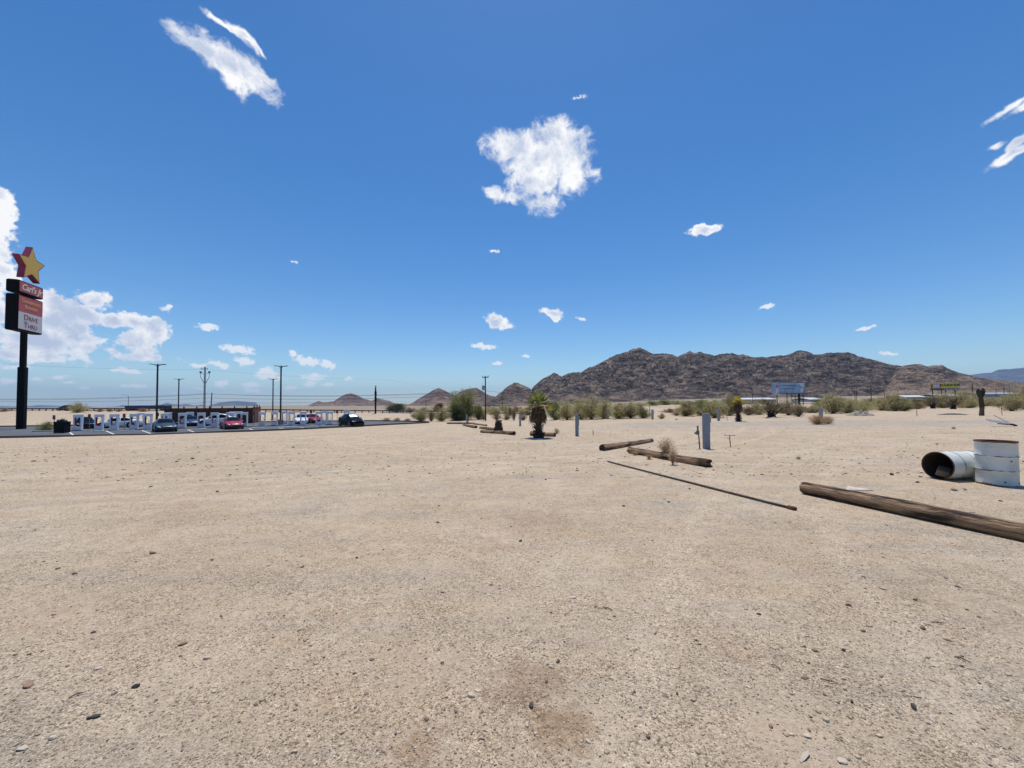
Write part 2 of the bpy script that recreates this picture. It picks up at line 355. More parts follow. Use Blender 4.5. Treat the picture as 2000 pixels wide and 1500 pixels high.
ang = np.concatenate([np.linspace(-60, 60, 900, endpoint=False), np.linspace(60, 300, 150, endpoint=False)]) * PI / 180
rad = np.concatenate([[.0], np.geomspace(.6, 16000, 620)])
A, Rd = np.meshgrid(ang, rad); X = Rd * np.sin(A); Y = Rd * np.cos(A); Zg = H(X, Y)
nr, na = A.shape; idx = np.arange(nr * na).reshape(nr, na); nx = np.roll(idx, -1, axis=1)
Fq = np.stack([idx[:-1], idx[1:], nx[1:], nx[:-1]], -1).reshape(-1, 4)
g = npmesh('ground', np.stack([X, Y, Zg], -1).reshape(-1, 3), Fq[:, ::-1], M['ground'], smooth=True); tag(g, kind='structure')

# paved lot
mb = MB(); mb.add([(x, y, LOT) for x, y in lotp], [tuple(range(len(lotp)))]); tag(mb.build('parking_lot', M['asphalt']), kind='structure')
def strip(pts, w, z0, z1, name, m, side=1):
    mb = MB(); pts = [Vector((p[0], p[1], 0)) for p in pts]; V = []
    for i, p in enumerate(pts):
        t = (pts[min(i + 1, len(pts) - 1)] - pts[max(i - 1, 0)]).normalized(); n = Vector((-t.y, t.x, 0)) * side
        q = p + n * w
        V += [(p.x, p.y, z0), (p.x, p.y, z1), (q.x, q.y, z1), (q.x, q.y, z0)]
    Fc = []
    for i in range(len(pts) - 1):
        a = i * 4
        for k in range(4): Fc.append((a + k, a + (k + 1) % 4, a + 4 + (k + 1) % 4, a + 4 + k))
    Fc += [(3, 2, 1, 0), tuple(len(V) - 4 + k for k in range(4))]
    mb.add(V, Fc); return mb.build(name, m)
M['kerb_dark'] = mat('asphalt_kerb', (.10, .095, .09), .9, var=.3)
tag(strip(lot_near, .18, LOT - .1, LOT + .17, 'kerb', M['kerb_dark'], -1), kind='structure')
tag(strip(lot_far, .2, LOT - .1, LOT + .16, 'kerb', M['kerb_dark'], -1), kind='structure')

# ------------------------------------------------------------------ mountains
def mountain_mat(name, ca, cb, cc, sc1, bump, foot=None, fz=(10, 60), fk=.75):
    g = bpy.data.materials.new(name); g.use_nodes = True; nt = g.node_tree; N = nt.nodes; Lk = nt.links; b = N['Principled BSDF']
    b.inputs['Roughness'].default_value = .95; b.inputs['Specular IOR Level'].default_value = .1
    tc = N.new('ShaderNodeTexCoord'); P = tc.outputs['Object']
    def noise(s, d, r, dist=0):
        n = N.new('ShaderNodeTexNoise'); n.inputs['Scale'].default_value = s; n.inputs['Detail'].default_value = d; n.inputs['Roughness'].default_value = r; n.inputs['Distortion'].default_value = dist; Lk.new(P, n.inputs[0]); return n.outputs['Fac']
    r = N.new('ShaderNodeValToRGB'); e = r.color_ramp.elements; e[0].position = .36; e[0].color = ca + (1,); e[1].position = .66; e[1].color = cc + (1,); q = e.new(.5); q.color = cb + (1,)
    Lk.new(noise(sc1 * .25, 9, .78, .6), r.inputs[0])
    r2 = N.new('ShaderNodeValToRGB'); e = r2.color_ramp.elements; e[0].position = .42; e[0].color = (.30, .30, .33, 1); e[1].position = .58; e[1].color = (1.3, 1.26, 1.22, 1)
    mp = N.new('ShaderNodeMapping'); mp.inputs['Rotation'].default_value = (0, R(28), R(20)); mp.inputs['Scale'].default_value = (.45, .6, 1.7); Lk.new(P, mp.inputs[0])
    n9 = N.new('ShaderNodeTexNoise'); n9.inputs['Scale'].default_value = sc1 * .8; n9.inputs['Detail'].default_value = 7; n9.inputs['Roughness'].default_value = .72; n9.inputs['Distortion'].default_value = .8; Lk.new(mp.outputs[0], n9.inputs[0]); Lk.new(n9.outputs['Fac'], r2.inputs[0])
    mx = N.new('ShaderNodeMix'); mx.data_type = 'RGBA'; mx.blend_type = 'MULTIPLY'; mx.inputs[0].default_value = .8; Lk.new(r.outputs[0], mx.inputs[6]); Lk.new(r2.outputs[0], mx.inputs[7])
    outc = mx.outputs[2]
    if foot:      # scree and sand climbing the lower slopes
        sp = N.new('ShaderNodeSeparateXYZ'); Lk.new(P, sp.inputs[0]); mr = N.new('ShaderNodeMapRange'); mr.inputs['From Min'].default_value = fz[0]; mr.inputs['From Max'].default_value = fz[1]; mr.inputs['To Min'].default_value = fk; mr.inputs['To Max'].default_value = -.15; Lk.new(sp.outputs[2], mr.inputs[0])
        ad = N.new('ShaderNodeMath'); ad.operation = 'ADD'; Lk.new(mr.outputs[0], ad.inputs[0]); nn = noise(sc1 * .12, 7, .7); s2 = N.new('ShaderNodeMath'); s2.operation = 'MULTIPLY_ADD'; s2.inputs[1].default_value = 2.2; s2.inputs[2].default_value = -1.1; Lk.new(nn, s2.inputs[0]); Lk.new(s2.outputs[0], ad.inputs[1]); ad.use_clamp = True
        m3 = N.new('ShaderNodeMix'); m3.data_type = 'RGBA'; Lk.new(ad.outputs[0], m3.inputs[0]); Lk.new(outc, m3.inputs[6]); m3.inputs[7].default_value = foot + (1,)
        m4 = N.new('ShaderNodeMix'); m4.data_type = 'RGBA'; m4.blend_type = 'MULTIPLY'; m4.inputs[0].default_value = .6; Lk.new(m3.outputs[2], m4.inputs[6]); Lk.new(r2.outputs[0], m4.inputs[7]); outc = m4.outputs[2]
    Lk.new(outc, b.inputs['Base Color'])
    bp = N.new('ShaderNodeBump'); bp.inputs['Strength'].default_value = bump; bp.inputs['Distance'].default_value = 14; Lk.new(noise(sc1 * 1.3, 6, .7), bp.inputs['Height']); Lk.new(bp.outputs[0], b.inputs['Normal'])
    return g
M['rock'] = mountain_mat('dark_desert_rock', (.09, .073, .07), (.21, .17, .145), (.40, .31, .24), .10, 1.0, foot=(.34, .25, .19), fz=(8, 50), fk=.35)
M['rock_tan'] = mountain_mat('tan_desert_rock', (.10, .078, .068), (.24, .18, .14), (.42, .31, .23), .10, .9, foot=(.40, .29, .21), fz=(8, 70))
M['rock_red'] = mountain_mat('reddish_desert_rock', (.09, .06, .048), (.16, .105, .08), (.25, .17, .125), .06, .7, foot=(.29, .20, .145), fz=(0, 50), fk=.45)
M['rock_far'] = mountain_mat('distant_rock', (.07, .065, .07), (.10, .09, .09), (.14, .12, .11), .004, .3)
def mountain(name, prof, Z, run, back, m, step=1.0, rows=130, amp=.3, gs=.012, base=None, fine=1.0, power=1.15, kind='structure', rough=7):
    p = np.array(prof, float); cols = np.arange(p[0, 0], p[-1, 0] + .1, step)
    yy = np.interp(cols, p[:, 0], p[:, 1])
    yy = yy + fbm(cols * .09, cols * 0 + .5, 4) * 2.2 * fine
    # height at ridge
    hz = np.array([ (ray(c, y).z / ray(c, y).y) for c, y in zip(cols, yy)]); xs = np.array([ray(c, y).x / ray(c, y).y for c, y in zip(cols, yy)])
    s = np.concatenate([np.linspace(0, 1, rows), 1 + np.linspace(.04, 1, rows // 4)])
    zb = base if base is not None else -2
    Hh = EYE + hz * Z - zb
    S, C = np.meshgrid(s, np.arange(len(cols)), indexing='ij')
    front = S <= 1
    D = np.where(front, Z - run * (1 - S), Z + back * (S - 1)); Xw = xs[C] * D
    hh = Hh[C] * np.where(front, S**power, (1 - (S - 1))**1.2)
    env = np.where(front, np.sin(np.clip(S, 0, 1) * PI)**.6, .25)
    g1 = ridged(Xw * gs + .35 * D * gs, D * gs * .45, 6, .6)
    g2 = fbm(Xw * gs * 5, D * gs * 5, 5, .62)
    g3 = ridged(Xw * gs * 9 + D * gs * 3, D * gs * 6, 3, .6)
    hh = hh + Hh[C] * env * (amp * (g1 - .35) * .6 + amp * .35 * g2) + env * rough * (g3 - .3)
    # the ridge seen against the sky stays the tallest thing in its column
    lim = (EYE + hz[C] * D - zb); ok = S < .97
    hh = np.where(front & ok, np.minimum(hh, lim - Hh[C] * .02), hh)
    Zw = zb + np.maximum(hh, -8) - np.where(S == 0, 10, 0) - np.where(S >= 2, 10, 0)
    n, k = S.shape; idx = np.arange(n * k).reshape(n, k)
    Fq = np.stack([idx[:-1, :-1], idx[:-1, 1:], idx[1:, 1:], idx[1:, :-1]], -1).reshape(-1, 4)
    o = npmesh(name, np.stack([Xw, D, Zw], -1).reshape(-1, 3), Fq, m, smooth=False); return tag(o, kind=kind)
big = [(1022, 800), (1030, 785), (1042, 756), (1060, 741), (1072, 735), (1082, 730), (1088, 731), (1097, 736), (1110, 731), (1120, 728), (1135, 729), (1150, 720), (1170, 710), (1190, 700), (1205, 694), (1225, 688), (1240, 682), (1250, 680), (1262, 685), (1275, 691), (1300, 692), (1322, 697), (1335, 692), (1347, 688), (1357, 691), (1370, 688), (1385, 692), (1395, 696), (1410, 693), (1430, 692), (1440, 695), (1452, 694), (1465, 697), (1480, 698), (1500, 699), (1515, 697), (1535, 695), (1548, 690), (1562, 684), (1575, 686), (1590, 692), (1605, 693), (1615, 690), (1635, 690), (1655, 689), (1680, 697), (1710, 704), (1740, 712), (1765, 718), (1800, 728), (1850, 742), (1900, 764), (1930, 782)]
mountain('mountain', big, 1150, 420, 400, M['rock'], base=3, rows=150, rough=15, amp=.55, gs=.013)
mountain('hill', [(1700, 790), (1730, 750), (1752, 719), (1770, 714), (1785, 711), (1800, 713), (1812, 716), (1822, 714), (1840, 714), (1852, 720), (1875, 729), (1893, 733), (1915, 739), (1940, 741), (1965, 744), (1990, 748), (2020, 752), (2080, 760), (2150, 775)], 960, 330, 300, M['rock_tan'], base=4, rows=110, amp=.34, gs=.014)
mountain('hill', [(935, 800), (950, 788), (965, 777), (978, 767), (990, 757), (1003, 748), (1012, 748), (1022, 753), (1036, 760), (1055, 775), (1075, 790), (1090, 800)], 900, 260, 250, M['rock'], base=-2, rows=90, rough=10, amp=.38, gs=.016)
mountain('hill', [(580, 803), (592, 797), (610, 788), (622, 783), (632, 786), (640, 785), (652, 784), (665, 775), (675, 770), (686, 768), (695, 771), (710, 778), (725, 783), (737, 778), (748, 780), (760, 783), (772, 788), (800, 791), (830, 797), (850, 803)], 2300, 600, 500, M['rock_red'], base=-5, rows=80, rough=3, amp=.16, gs=.005, fine=.3)
mountain('hill', [(770, 805), (790, 793), (805, 787), (820, 777), (835, 769), (846, 762), (857, 758), (868, 762), (880, 769), (895, 778), (920, 790), (950, 803)], 1700, 420, 400, M['rock_red'], base=-4, rows=80, rough=3, amp=.16, gs=.007, fine=.3)
mountain('hill', [(860, 805), (880, 778), (897, 766), (912, 760), (930, 757), (940, 763), (955, 772), (970, 775), (985, 773), (1000, 779), (1030, 795), (1050, 803)], 1900, 420, 400, M['rock_red'], base=-4, rows=80, amp=.2, gs=.007, fine=.3)
mountain('distant_mountain', [(1840, 790), (1880, 748), (1895, 732), (1920, 729), (1935, 728), (1950, 722), (1970, 721), (1985, 720), (2010, 717), (2060, 715), (2130, 712), (2250, 740), (2400, 780)], 6500, 1800, 1500, M['rock_far'], step=2, base=-5, rows=60, amp=.22, gs=.0015, fine=.5)
mountain('distant_mountain', [(-80, 796), (0, 793), (40, 794), (80, 791), (130, 793), (200, 795), (226, 794), (240, 791), (255, 794), (300, 792), (316, 790), (327, 786), (335, 789), (350, 791), (365, 789), (380, 792), (395, 790), (405, 793), (418, 789), (430, 786), (445, 784), (465, 783), (490, 785), (500, 786), (505, 792), (520, 794), (530, 792), (560, 795), (640, 797)], 9500, 1500, 1500, M['rock_far'], step=2, base=-5, rows=40, amp=.1, gs=.001, fine=.25)

# ------------------------------------------------------------------ loose gravel and stones
ico = []; t_ = (1 + 5**.5) / 2
icoV = np.array([(-1, t_, 0), (1, t_, 0), (-1, -t_, 0), (1, -t_, 0), (0, -1, t_), (0, 1, t_), (0, -1, -t_), (0, 1, -t_), (t_, 0, -1), (t_, 0, 1), (-t_, 0, -1), (-t_, 0, 1)]) / math.hypot(1, t_)
icoF = np.array([(0, 11, 5), (0, 5, 1), (0, 1, 7), (0, 7, 10), (0, 10, 11), (1, 5, 9), (5, 11, 4), (11, 10, 2), (10, 7, 6), (7, 1, 8), (3, 9, 4), (3, 4, 2), (3, 2, 6), (3, 6, 8), (3, 8, 9), (4, 9, 5), (2, 4, 11), (6, 2, 10), (8, 6, 7), (9, 8, 1)])
def gravel_mat():
    g = mat('mixed_gravel', (.4, .33, .26), .9, spec=.2); nt = g.node_tree; N = nt.nodes
    ge = N.new('ShaderNodeNewGeometry'); r = N.new('ShaderNodeValToRGB'); e = r.color_ramp.elements
    e[0].color = (.10, .08, .065, 1); e[1].position = 1; e[1].color = (.66, .58, .47, 1)
    for p, c in ((.15, (.19, .145, .11)), (.35, (.34, .265, .19)), (.6, (.45, .36, .25)), (.85, (.54, .45, .34)), (.93, (.42, .29, .19))):
        q = e.new(p); q.color = c + (1,)
    nt.links.new(ge.outputs['Random Per Island'], r.inputs[0]); nt.links.new(r.outputs[0], N['Principled BSDF'].inputs['Base Color']); return g
M['gravel'] = gravel_mat()
def scatter(n, dmin, dmax, smin, smax, pw, name, clump=True):
    d = dmin * (dmax / dmin)**rng.random(n); x = (rng.random(n) * 2 - 1) * 1.45 * d
    if clump:
        keep = fbm(x * .9, d * .9, 3) + rng.random(n) * .5 - .15 > 0; d = d[keep]; x = x[keep]; n = len(d)
    s = smin * (smax / smin)**(rng.random(n)**pw)
    V = np.repeat(icoV[None], n, 0) * (1 + .28 * rng.normal(size=(n, 12, 1)))
    V = V * (s[:, None, None] * np.stack([1 + .5 * rng.random(n), .75 + .4 * rng.random(n), .42 + .3 * rng.random(n)], -1)[:, None, :])
    a = rng.random(n) * 2 * PI; ca, sa = np.cos(a)[:, None], np.sin(a)[:, None]
    Vx = V[..., 0] * ca - V[..., 1] * sa + x[:, None]; Vy = V[..., 0] * sa + V[..., 1] * ca + d[:, None]; Vz = V[..., 2] + (H(x, d) + s * .12)[:, None]
    Fi = (icoF[None] + (np.arange(n) * 12)[:, None, None]).reshape(-1, 3)
    return tag(npmesh(name, np.stack([Vx, Vy, Vz], -1).reshape(-1, 3), Fi, M['gravel']), 'loose fine gravel and pebbles strewn over the sandy ground', 'gravel', kind='stuff')
scatter(90000, 1.5, 12, .0022, .0065, 1.5, 'gravel')
scatter(4200, 1.5, 24, .006, .015, 2.4, 'gravel')
scatter(9000, 9, 48, .012, .034, 2.0, 'gravel')

def stone_mesh(name, seed, m):
    rg = np.random.default_rng(seed); import bmesh
    bm = bmesh.new(); bmesh.ops.create_icosphere(bm, subdivisions=2, radius=1)
    pl = [(Vector(rg.normal(size=3)).normalized(), .5 + .35 * rg.random()) for _ in range(14)]
    for v in bm.verts:
        p = v.co.copy()
        for n_, d_ in pl:
            k = p.dot(n_)
            if k > d_: p -= n_ * (k - d_) * .9
        v.co = p * (1 + .03 * math.sin(7 * p.x + seed) * math.cos(5 * p.y))
    me = bpy.data.meshes.new(name); bm.to_mesh(me); bm.free(); me.materials.append(m)
    return me
SM = {k: [stone_mesh('stone', 10 * i + j, M['stone_' + k]) for j in range(3)] for i, k in enumerate(('pale', 'dark', 'brown', 'red'))}
def stone(px, py, w, kind, label, flat=.6, el=1.0, group=None):
    p = at(px, py); s = w * p.y / F / 2 * .95
    o = bpy.data.objects.new('stone', random.choice(SM[kind])); col.objects.link(o)
    o.location = p + Vector((0, 0, s * flat * .45)); o.scale = (s * el**.5, s / el**.5, s * flat); o.rotation_euler = (random.uniform(-.2, .2), random.uniform(-.2, .2), random.uniform(0, 6.3))
    return tag(o, label, 'stone', group or 'loose stones on the gravel')
for a in [(265, 1342, 15, 'dark', 'black stone among pale pebbles in the lower left foreground', .8, 1.5), (55, 1340, 24, 'red', 'flat pinkish tan stone sliver near the left edge of the foreground', .35, 2.2),
          (183, 1402, 20, 'dark', 'long dark stone below the black one in the lower left', .4, 2), (103, 1443, 15, 'pale', 'pale blocky stone in the bottom left corner', .7, 1.2),
          (43, 1463, 20, 'pale', 'broad whitish stone nearest the bottom left corner', .5, 1.4), (193, 1306, 14, 'pale', 'pinkish white stone above left of the black stone', .5, 1.3),
          (356, 1259, 15, 'red', 'small orange stone lying on grey gravel at lower left', .5, 1.7), (404, 1286, 14, 'pale', 'light grey stone just right of the small orange one', .5, 1.5),
          (298, 1081, 13, 'red', 'pink stone alone on the open sand at left', .6, 1.4), (113, 1111, 10, 'red', 'brick red pebble in the sand far left', .6, 1), (146, 1121, 9, 'brown', 'dark brown pebble beside the brick red one', .6, 1.2),
          (863, 1295, 10, 'pale', 'round pinkish pebble in the middle foreground left of centre', .9, 1), (921, 1361, 15, 'pale', 'white wedge shaped stone in the middle foreground', .7, 1.7),
          (932, 1349, 13, 'pale', 'flat white chip touching the white wedge shaped stone', .35, 1.3), (1038, 1380, 14, 'dark', 'round black stone on the brown stained sand', .7, 1.0),
          (1090, 1293, 10, 'brown', 'grey brown rounded stone above the stained sand', .8, 1.3), (1076, 1303, 10, 'pale', 'pale egg shaped pebble next to the grey brown one', .7, 1.2),
          (1067, 1333, 8, 'brown', 'small purplish pebble at the top of the stained sand', .7, 1), (1119, 1167, 15, 'pale', 'flat pinkish white chip set in the middle distance gravel', .2, 1.5),
          (1200, 1204, 8, 'pale', 'tiny pale pebble with a dark underside right of centre', .8, 1), (1148, 1448, 13, 'pale', 'white lump of stone at bottom centre right', .5, 1.2),
          (1482, 1200, 9, 'dark', 'small dark stone in the gravel right of centre', .6, 1.4), (1647, 1271, 9, 'dark', 'round charcoal pebble at lower right', .9, 1), (1657, 1183, 11, 'brown', 'dark brown oval stone in the right foreground', .6, 1.5),
          (1788, 1172, 10, 'dark', 'black pebble right of the brown oval stone', .5, 1.5), (1803, 1229, 11, 'brown', 'warm brown cobble at the right', .7, 1.2), (1852, 1251, 12, 'red', 'narrow tan orange stone at the right', .5, 2),
          (1785, 1383, 13, 'dark', 'upright charcoal grey stone in the lower right', .9, 1.4), (1664, 1372, 8, 'dark', 'little black pebble left of the upright charcoal stone', .8, 1.2), (1614, 1409, 13, 'pale', 'smooth cream oval stone in the lower right', .7, 1.3),
          (1577, 1439, 16, 'pale', 'large cream oval stone below the smooth one', .5, 1.6), (1716, 1438, 14, 'pale', 'pale stone chip near the bottom right', .5, 1.4), (1723, 1150, 14, 'pale', 'white quartz patch of stone by the darker gravel at right', .3, 1.4),
          (1505, 1419, 12, 'red', 'dark red angular stone at the lower right of centre', .6, 1.5), (1647, 1487, 24, 'pale', 'biggest flat white stone at the bottom right', .25, 1.3), (1570, 1480, 26, 'pale', 'long flaky tan stone at the bottom right', .3, 3),
          (1820, 1407, 16, 'pale', 'long grey half buried stone in the lower right', .4, 2.2), (1872, 1147, 10, 'dark', 'dark flat stone at the far right of the gravel', .4, 1.6),
          (1865, 958, 13, 'red', 'red brown rock on the gravel below the barrels', .5, 1.7), (1885, 957, 9, 'brown', 'brown pebble right of the red brown rock', .5, 1.7), (1742, 928, 8, 'dark', 'small grey round rock left of the tipped barrel', .9, 1),
          (1792, 943, 7, 'dark', 'tiny dark rock by the shadow of the tipped barrel', .7, 1.2), (1321, 820, 6, 'pale', 'white rock out on the far campsite beyond the logs', .7, 1.2), (1499, 817, 8, 'brown', 'grey rock at the foot of the dark forked shrub', .5, 1.5), (1510, 817, 8, 'pale', 'pale rock at the foot of the dark forked shrub', .5, 1.5),
          (573, 874, 7, 'dark', 'dark rock on the sand below the red parked car', .4, 1.6), (345, 902, 7, 'dark', 'dark rock on the open sand at mid left', .4, 1.8), (294, 951, 8, 'dark', 'flat dark rock on the sand at mid left nearer the viewer', .3, 1.8), (480, 1060, 9, 'pale', 'rectangular grey stone on the sand left of centre', .5, 1.6), (590, 1108, 9, 'brown', 'brown chip on the sand below the rectangular grey stone', .4, 1.5),
          (855, 1021, 8, 'brown', 'brown stone in the centre of the open gravel', .5, 1.4), (1066, 937, 7, 'dark', 'small dark rock near the near end of the thin pipe', .5, 1.3), (1218, 989, 7, 'dark', 'small dark rock left of the thin pipe', .5, 1.3), (1347, 955, 6, 'dark', 'small dark rock under the middle of the thin pipe', .6, 1)]:
    stone(*a[:5], flat=a[5], el=a[6])
for k in range(60):      # look-alike loose stones
    px = random.uniform(-20, 2020); py = random.choice([random.uniform(880, 1100), random.uniform(1080, 1500)])
    stone(px, py, random.uniform(4.5, 8.5), random.choice(['brown', 'brown', 'dark', 'pale', 'pale']), 'small loose stone lying on the open gravel', random.uniform(.4, .7), random.uniform(1, 1.7), 'small scattered stones')

M['twig'] = mat('dry_twig', (.10, .07, .05), .9)
for x, y, L, a_, l in ((1512, 1304, .07, 1.9, 'pale bent twig on the gravel right of centre'), (1618, 1330, .08, -.5, 'dark curved twig in the lower right gravel'), (1186, 1190, .08, 2.2, 'thin forked twig on the gravel in the middle'), (1831, 1217, .07, -.1, 'short thick twig on the gravel at right'), (150, 1360, .06, .3, 'thin twig near the black stone at lower left'), (1880, 1290, .07, -.6, 'bent dark twig at the right edge of the gravel')):
    p = at(x, y); mb = MB(); d = Vector((math.cos(a_), math.sin(a_), 0)); n_ = Vector((-d.y, d.x, 0)); mb.tube([p + d * L * (t - .5) + n_ * L * .22 * math.sin(t * 3 + x) + Vector((0, 0, .004 + .008 * math.sin(t * 3))) for t in (0, .25, .5, .75, 1)], [.003, .004, .0035, .003, .001], 5)
    mb.tube([p + Vector((0, 0, .006)), p + (d + n_) * L * .3 + Vector((0, 0, .008))], [.0025, .001], 4); tag(mb.build('dry_twig', M['twig']), l, 'twig')
# ------------------------------------------------------------------ logs
def log(pa, pb, ra, rb, label, fork=False, seed=0):
    a = Vector(pa); b = Vector(pb); a.z = h1(a.x, a.y) + ra * .8; b.z = h1(b.x, b.y) + rb * .8
    L = (b - a).length; root = thing('timber_log', (a.x, a.y, a.z - ra * .8), label, 'log', 'barrier logs on the campsite')
    t = (b - a).normalized(); M3 = t.to_track_quat('X', 'Z')
    rg = np.random.default_rng(seed); n = 28; k = 60; V = []
    ph = rg.random(n) * .05
    for i in range(k + 1):
        s = i / k; r_ = ra + (rb - ra) * s
        for j in range(n):
            an = 2 * PI * j / n
            rr = r_ * (1 + .09 * float(perlin(np.array(s * L * .9 + 7 * seed), np.array(3.3 + math.cos(an)))) + .05 * float(perlin(np.array(s * L * 1.2 + seed), np.array(an * .8))) - .10 * max(0, float(perlin(np.array(s * L * .35 + 3 * seed), np.array(j * 1.7))))* 1.6)
            q = Vector((s * L, rr * math.cos(an), rr * math.sin(an) + .02 * math.sin(s * 3 + seed)))
            if fork and s > .9 and abs(math.sin(an)) < .35: q.y *= .2 if s > .93 else .6
            if i in (0, k): q.x += float(rg.normal()) * .012
            V.append(q)
    Fc = [(i * n + j, (i + 1) * n + j, (i + 1) * n + (j + 1) % n, i * n + (j + 1) % n) for i in range(k) for j in range(n)]
    mb = MB(); mb.add(V, Fc); o = mb.build('trunk', M['wood'], root, smooth=True); o.location = (0, 0, ra * .8); o.rotation_mode = 'QUATERNION'; o.rotation_quaternion = M3
    for (i0, sx) in ((0, -1), (k, 1)):
        mb = MB(); ring = [V[i0 * n + j] for j in range(n)]; c = sum(ring, Vector()) / n
        inner = [c + (p - c) * .55 + Vector((-sx * .025, 0, 0)) for p in ring]
        mb.add(ring + inner + [c + Vector((-sx * .05, 0, 0))], [(j, (j + 1) % n, n + (j + 1) % n, n + j) if sx < 0 else (j, n + j, n + (j + 1) % n, (j + 1) % n) for j in range(n)] + [(n + j, n + (j + 1) % n, 2 * n) for j in range(n)])
        e = mb.build('cut_end', M['wood_end'], root); e.location = (0, 0, ra * .8); e.rotation_mode = 'QUATERNION'; e.rotation_quaternion = M3
    return root
log((5.40, 7.36, 0), (6.62, 3.55, 0), .108, .118, 'long thick weathered log in front of the barrels, running off the right edge', seed=1)
log((3.98, 13.45, 0), (5.2, 10.45, 0), .105, .125, 'weathered log with a forked dark end and dry weeds growing against it', fork=True, seed=2)
log((3.22, 14.2, 0), (6.1, 17.3, 0), .125, .085, 'smooth brown log angled away behind the forked one', seed=3)
def logpx(x0, y0, x1, y1, r_, label, s): log(at(x0, y0), at(x1, y1), r_, r_ * .95, label, seed=s)
logpx(941, 845, 1004, 850, .12, 'log lying in front of the rough palm stump', 4)
logpx(905, 831, 930, 836.5, .13, 'short fat log at the foot of the dark post', 5)
logpx(938, 837, 966, 841, .11, 'log whose right end touches the rough palm stump', 6)
logpx(873, 828, 927, 828, .13, 'farthest low log beside the end of the paved lot', 7)
logpx(925, 829, 950, 832, .11, 'log lying between the dark post and the tall pedestal behind the stump', 8)
logpx(1037, 851, 1084, 853, .13, 'log lying behind the base of the green palm', 9)
M['old_pipe'] = mat('old_pipe', (.10, .075, .055), .8, var=.5, scale=6)
# thin pipe
a = Vector((2.75, 11.45, 0)); b = Vector((4.38, 6.33, 0)); pts = []
for i in range(15):
    p = a.lerp(b, i / 14); p.z = h1(p.x, p.y) + .024; p.x += .008 * math.sin(i * .5); pts.append(p)
root = thing('metal_pipe', (a.x, a.y, h1(a.x, a.y)), 'long thin rusty pipe lying on the gravel in front of the logs', 'pipe')
mb = MB(); mb.tube([p - root.location for p in pts], .019, 8); mb.build('tube', M['old_pipe'], root, True)
mb = MB(); mb.tube([pts[-1] - root.location, pts[-1] - root.location + (b - a).normalized() * .12], .034, 8); mb.build('coupling', M['rust'], root, True)
# pale slab
p = at(1668, 957); mb = MB(); mb.add([(-.26, -.12, 0), (.30, -.1, 0), (.02, .2, 0), (-.24, -.1, .03), (.26, -.09, .025), (.02, .17, .045)], [(2, 1, 0), (3, 4, 5), (0, 1, 4, 3), (1, 2, 5, 4), (2, 0, 3, 5)])
tag(mb.build('stone_slab', M['stone_pale'], loc=p), 'pale triangular slab lying just behind the long log', 'slab')

# ------------------------------------------------------------------ barrels
def barrel_mesh(root, rot, loc, h=.88, r=.29, upright=True):
    prof = [(r * .985, 0), (r * 1.02, .008), (r * 1.02, .022), (r, .035)]
    for zc in (.30, .585):
        prof += [(r, zc - .03), (r * 1.022, zc - .012), (r * 1.036, zc), (r * 1.022, zc + .012), (r, zc + .03)]
    prof += [(r, h - .03), (r * 1.02, h - .02), (r * 1.02, h)]
    mb = MB(); mb.lathe(prof, n=48); o = mb.build('shell', M['drum_' + ('up' if upright else 'down')], root, True)
    mb = MB(); mb.lathe([(r * .985, h), (r * .965, h - .03), (r * .965, .03), (.001, .03)], n=48); o2 = mb.build('inside', M['drum_in'], root, True)
    mb = MB(); mb.lathe([(r * 1.022, h - .018), (r * 1.035, h - .004), (r * 1.022, h + .008), (r * .985, h + .006), (r * .97, h - .012)], n=48); o3 = mb.build('rim', M['rust'], root, True)
    mb = MB(); mb.lathe([(.001, .004), (r * .98, .004)], n=48); o4 = mb.build('bottom', M['rust'] if not upright else M['drum'], root)
    for o in (o, o2, o3, o4): o.location = loc; o.rotation_mode = 'QUATERNION'; o.rotation_quaternion = rot
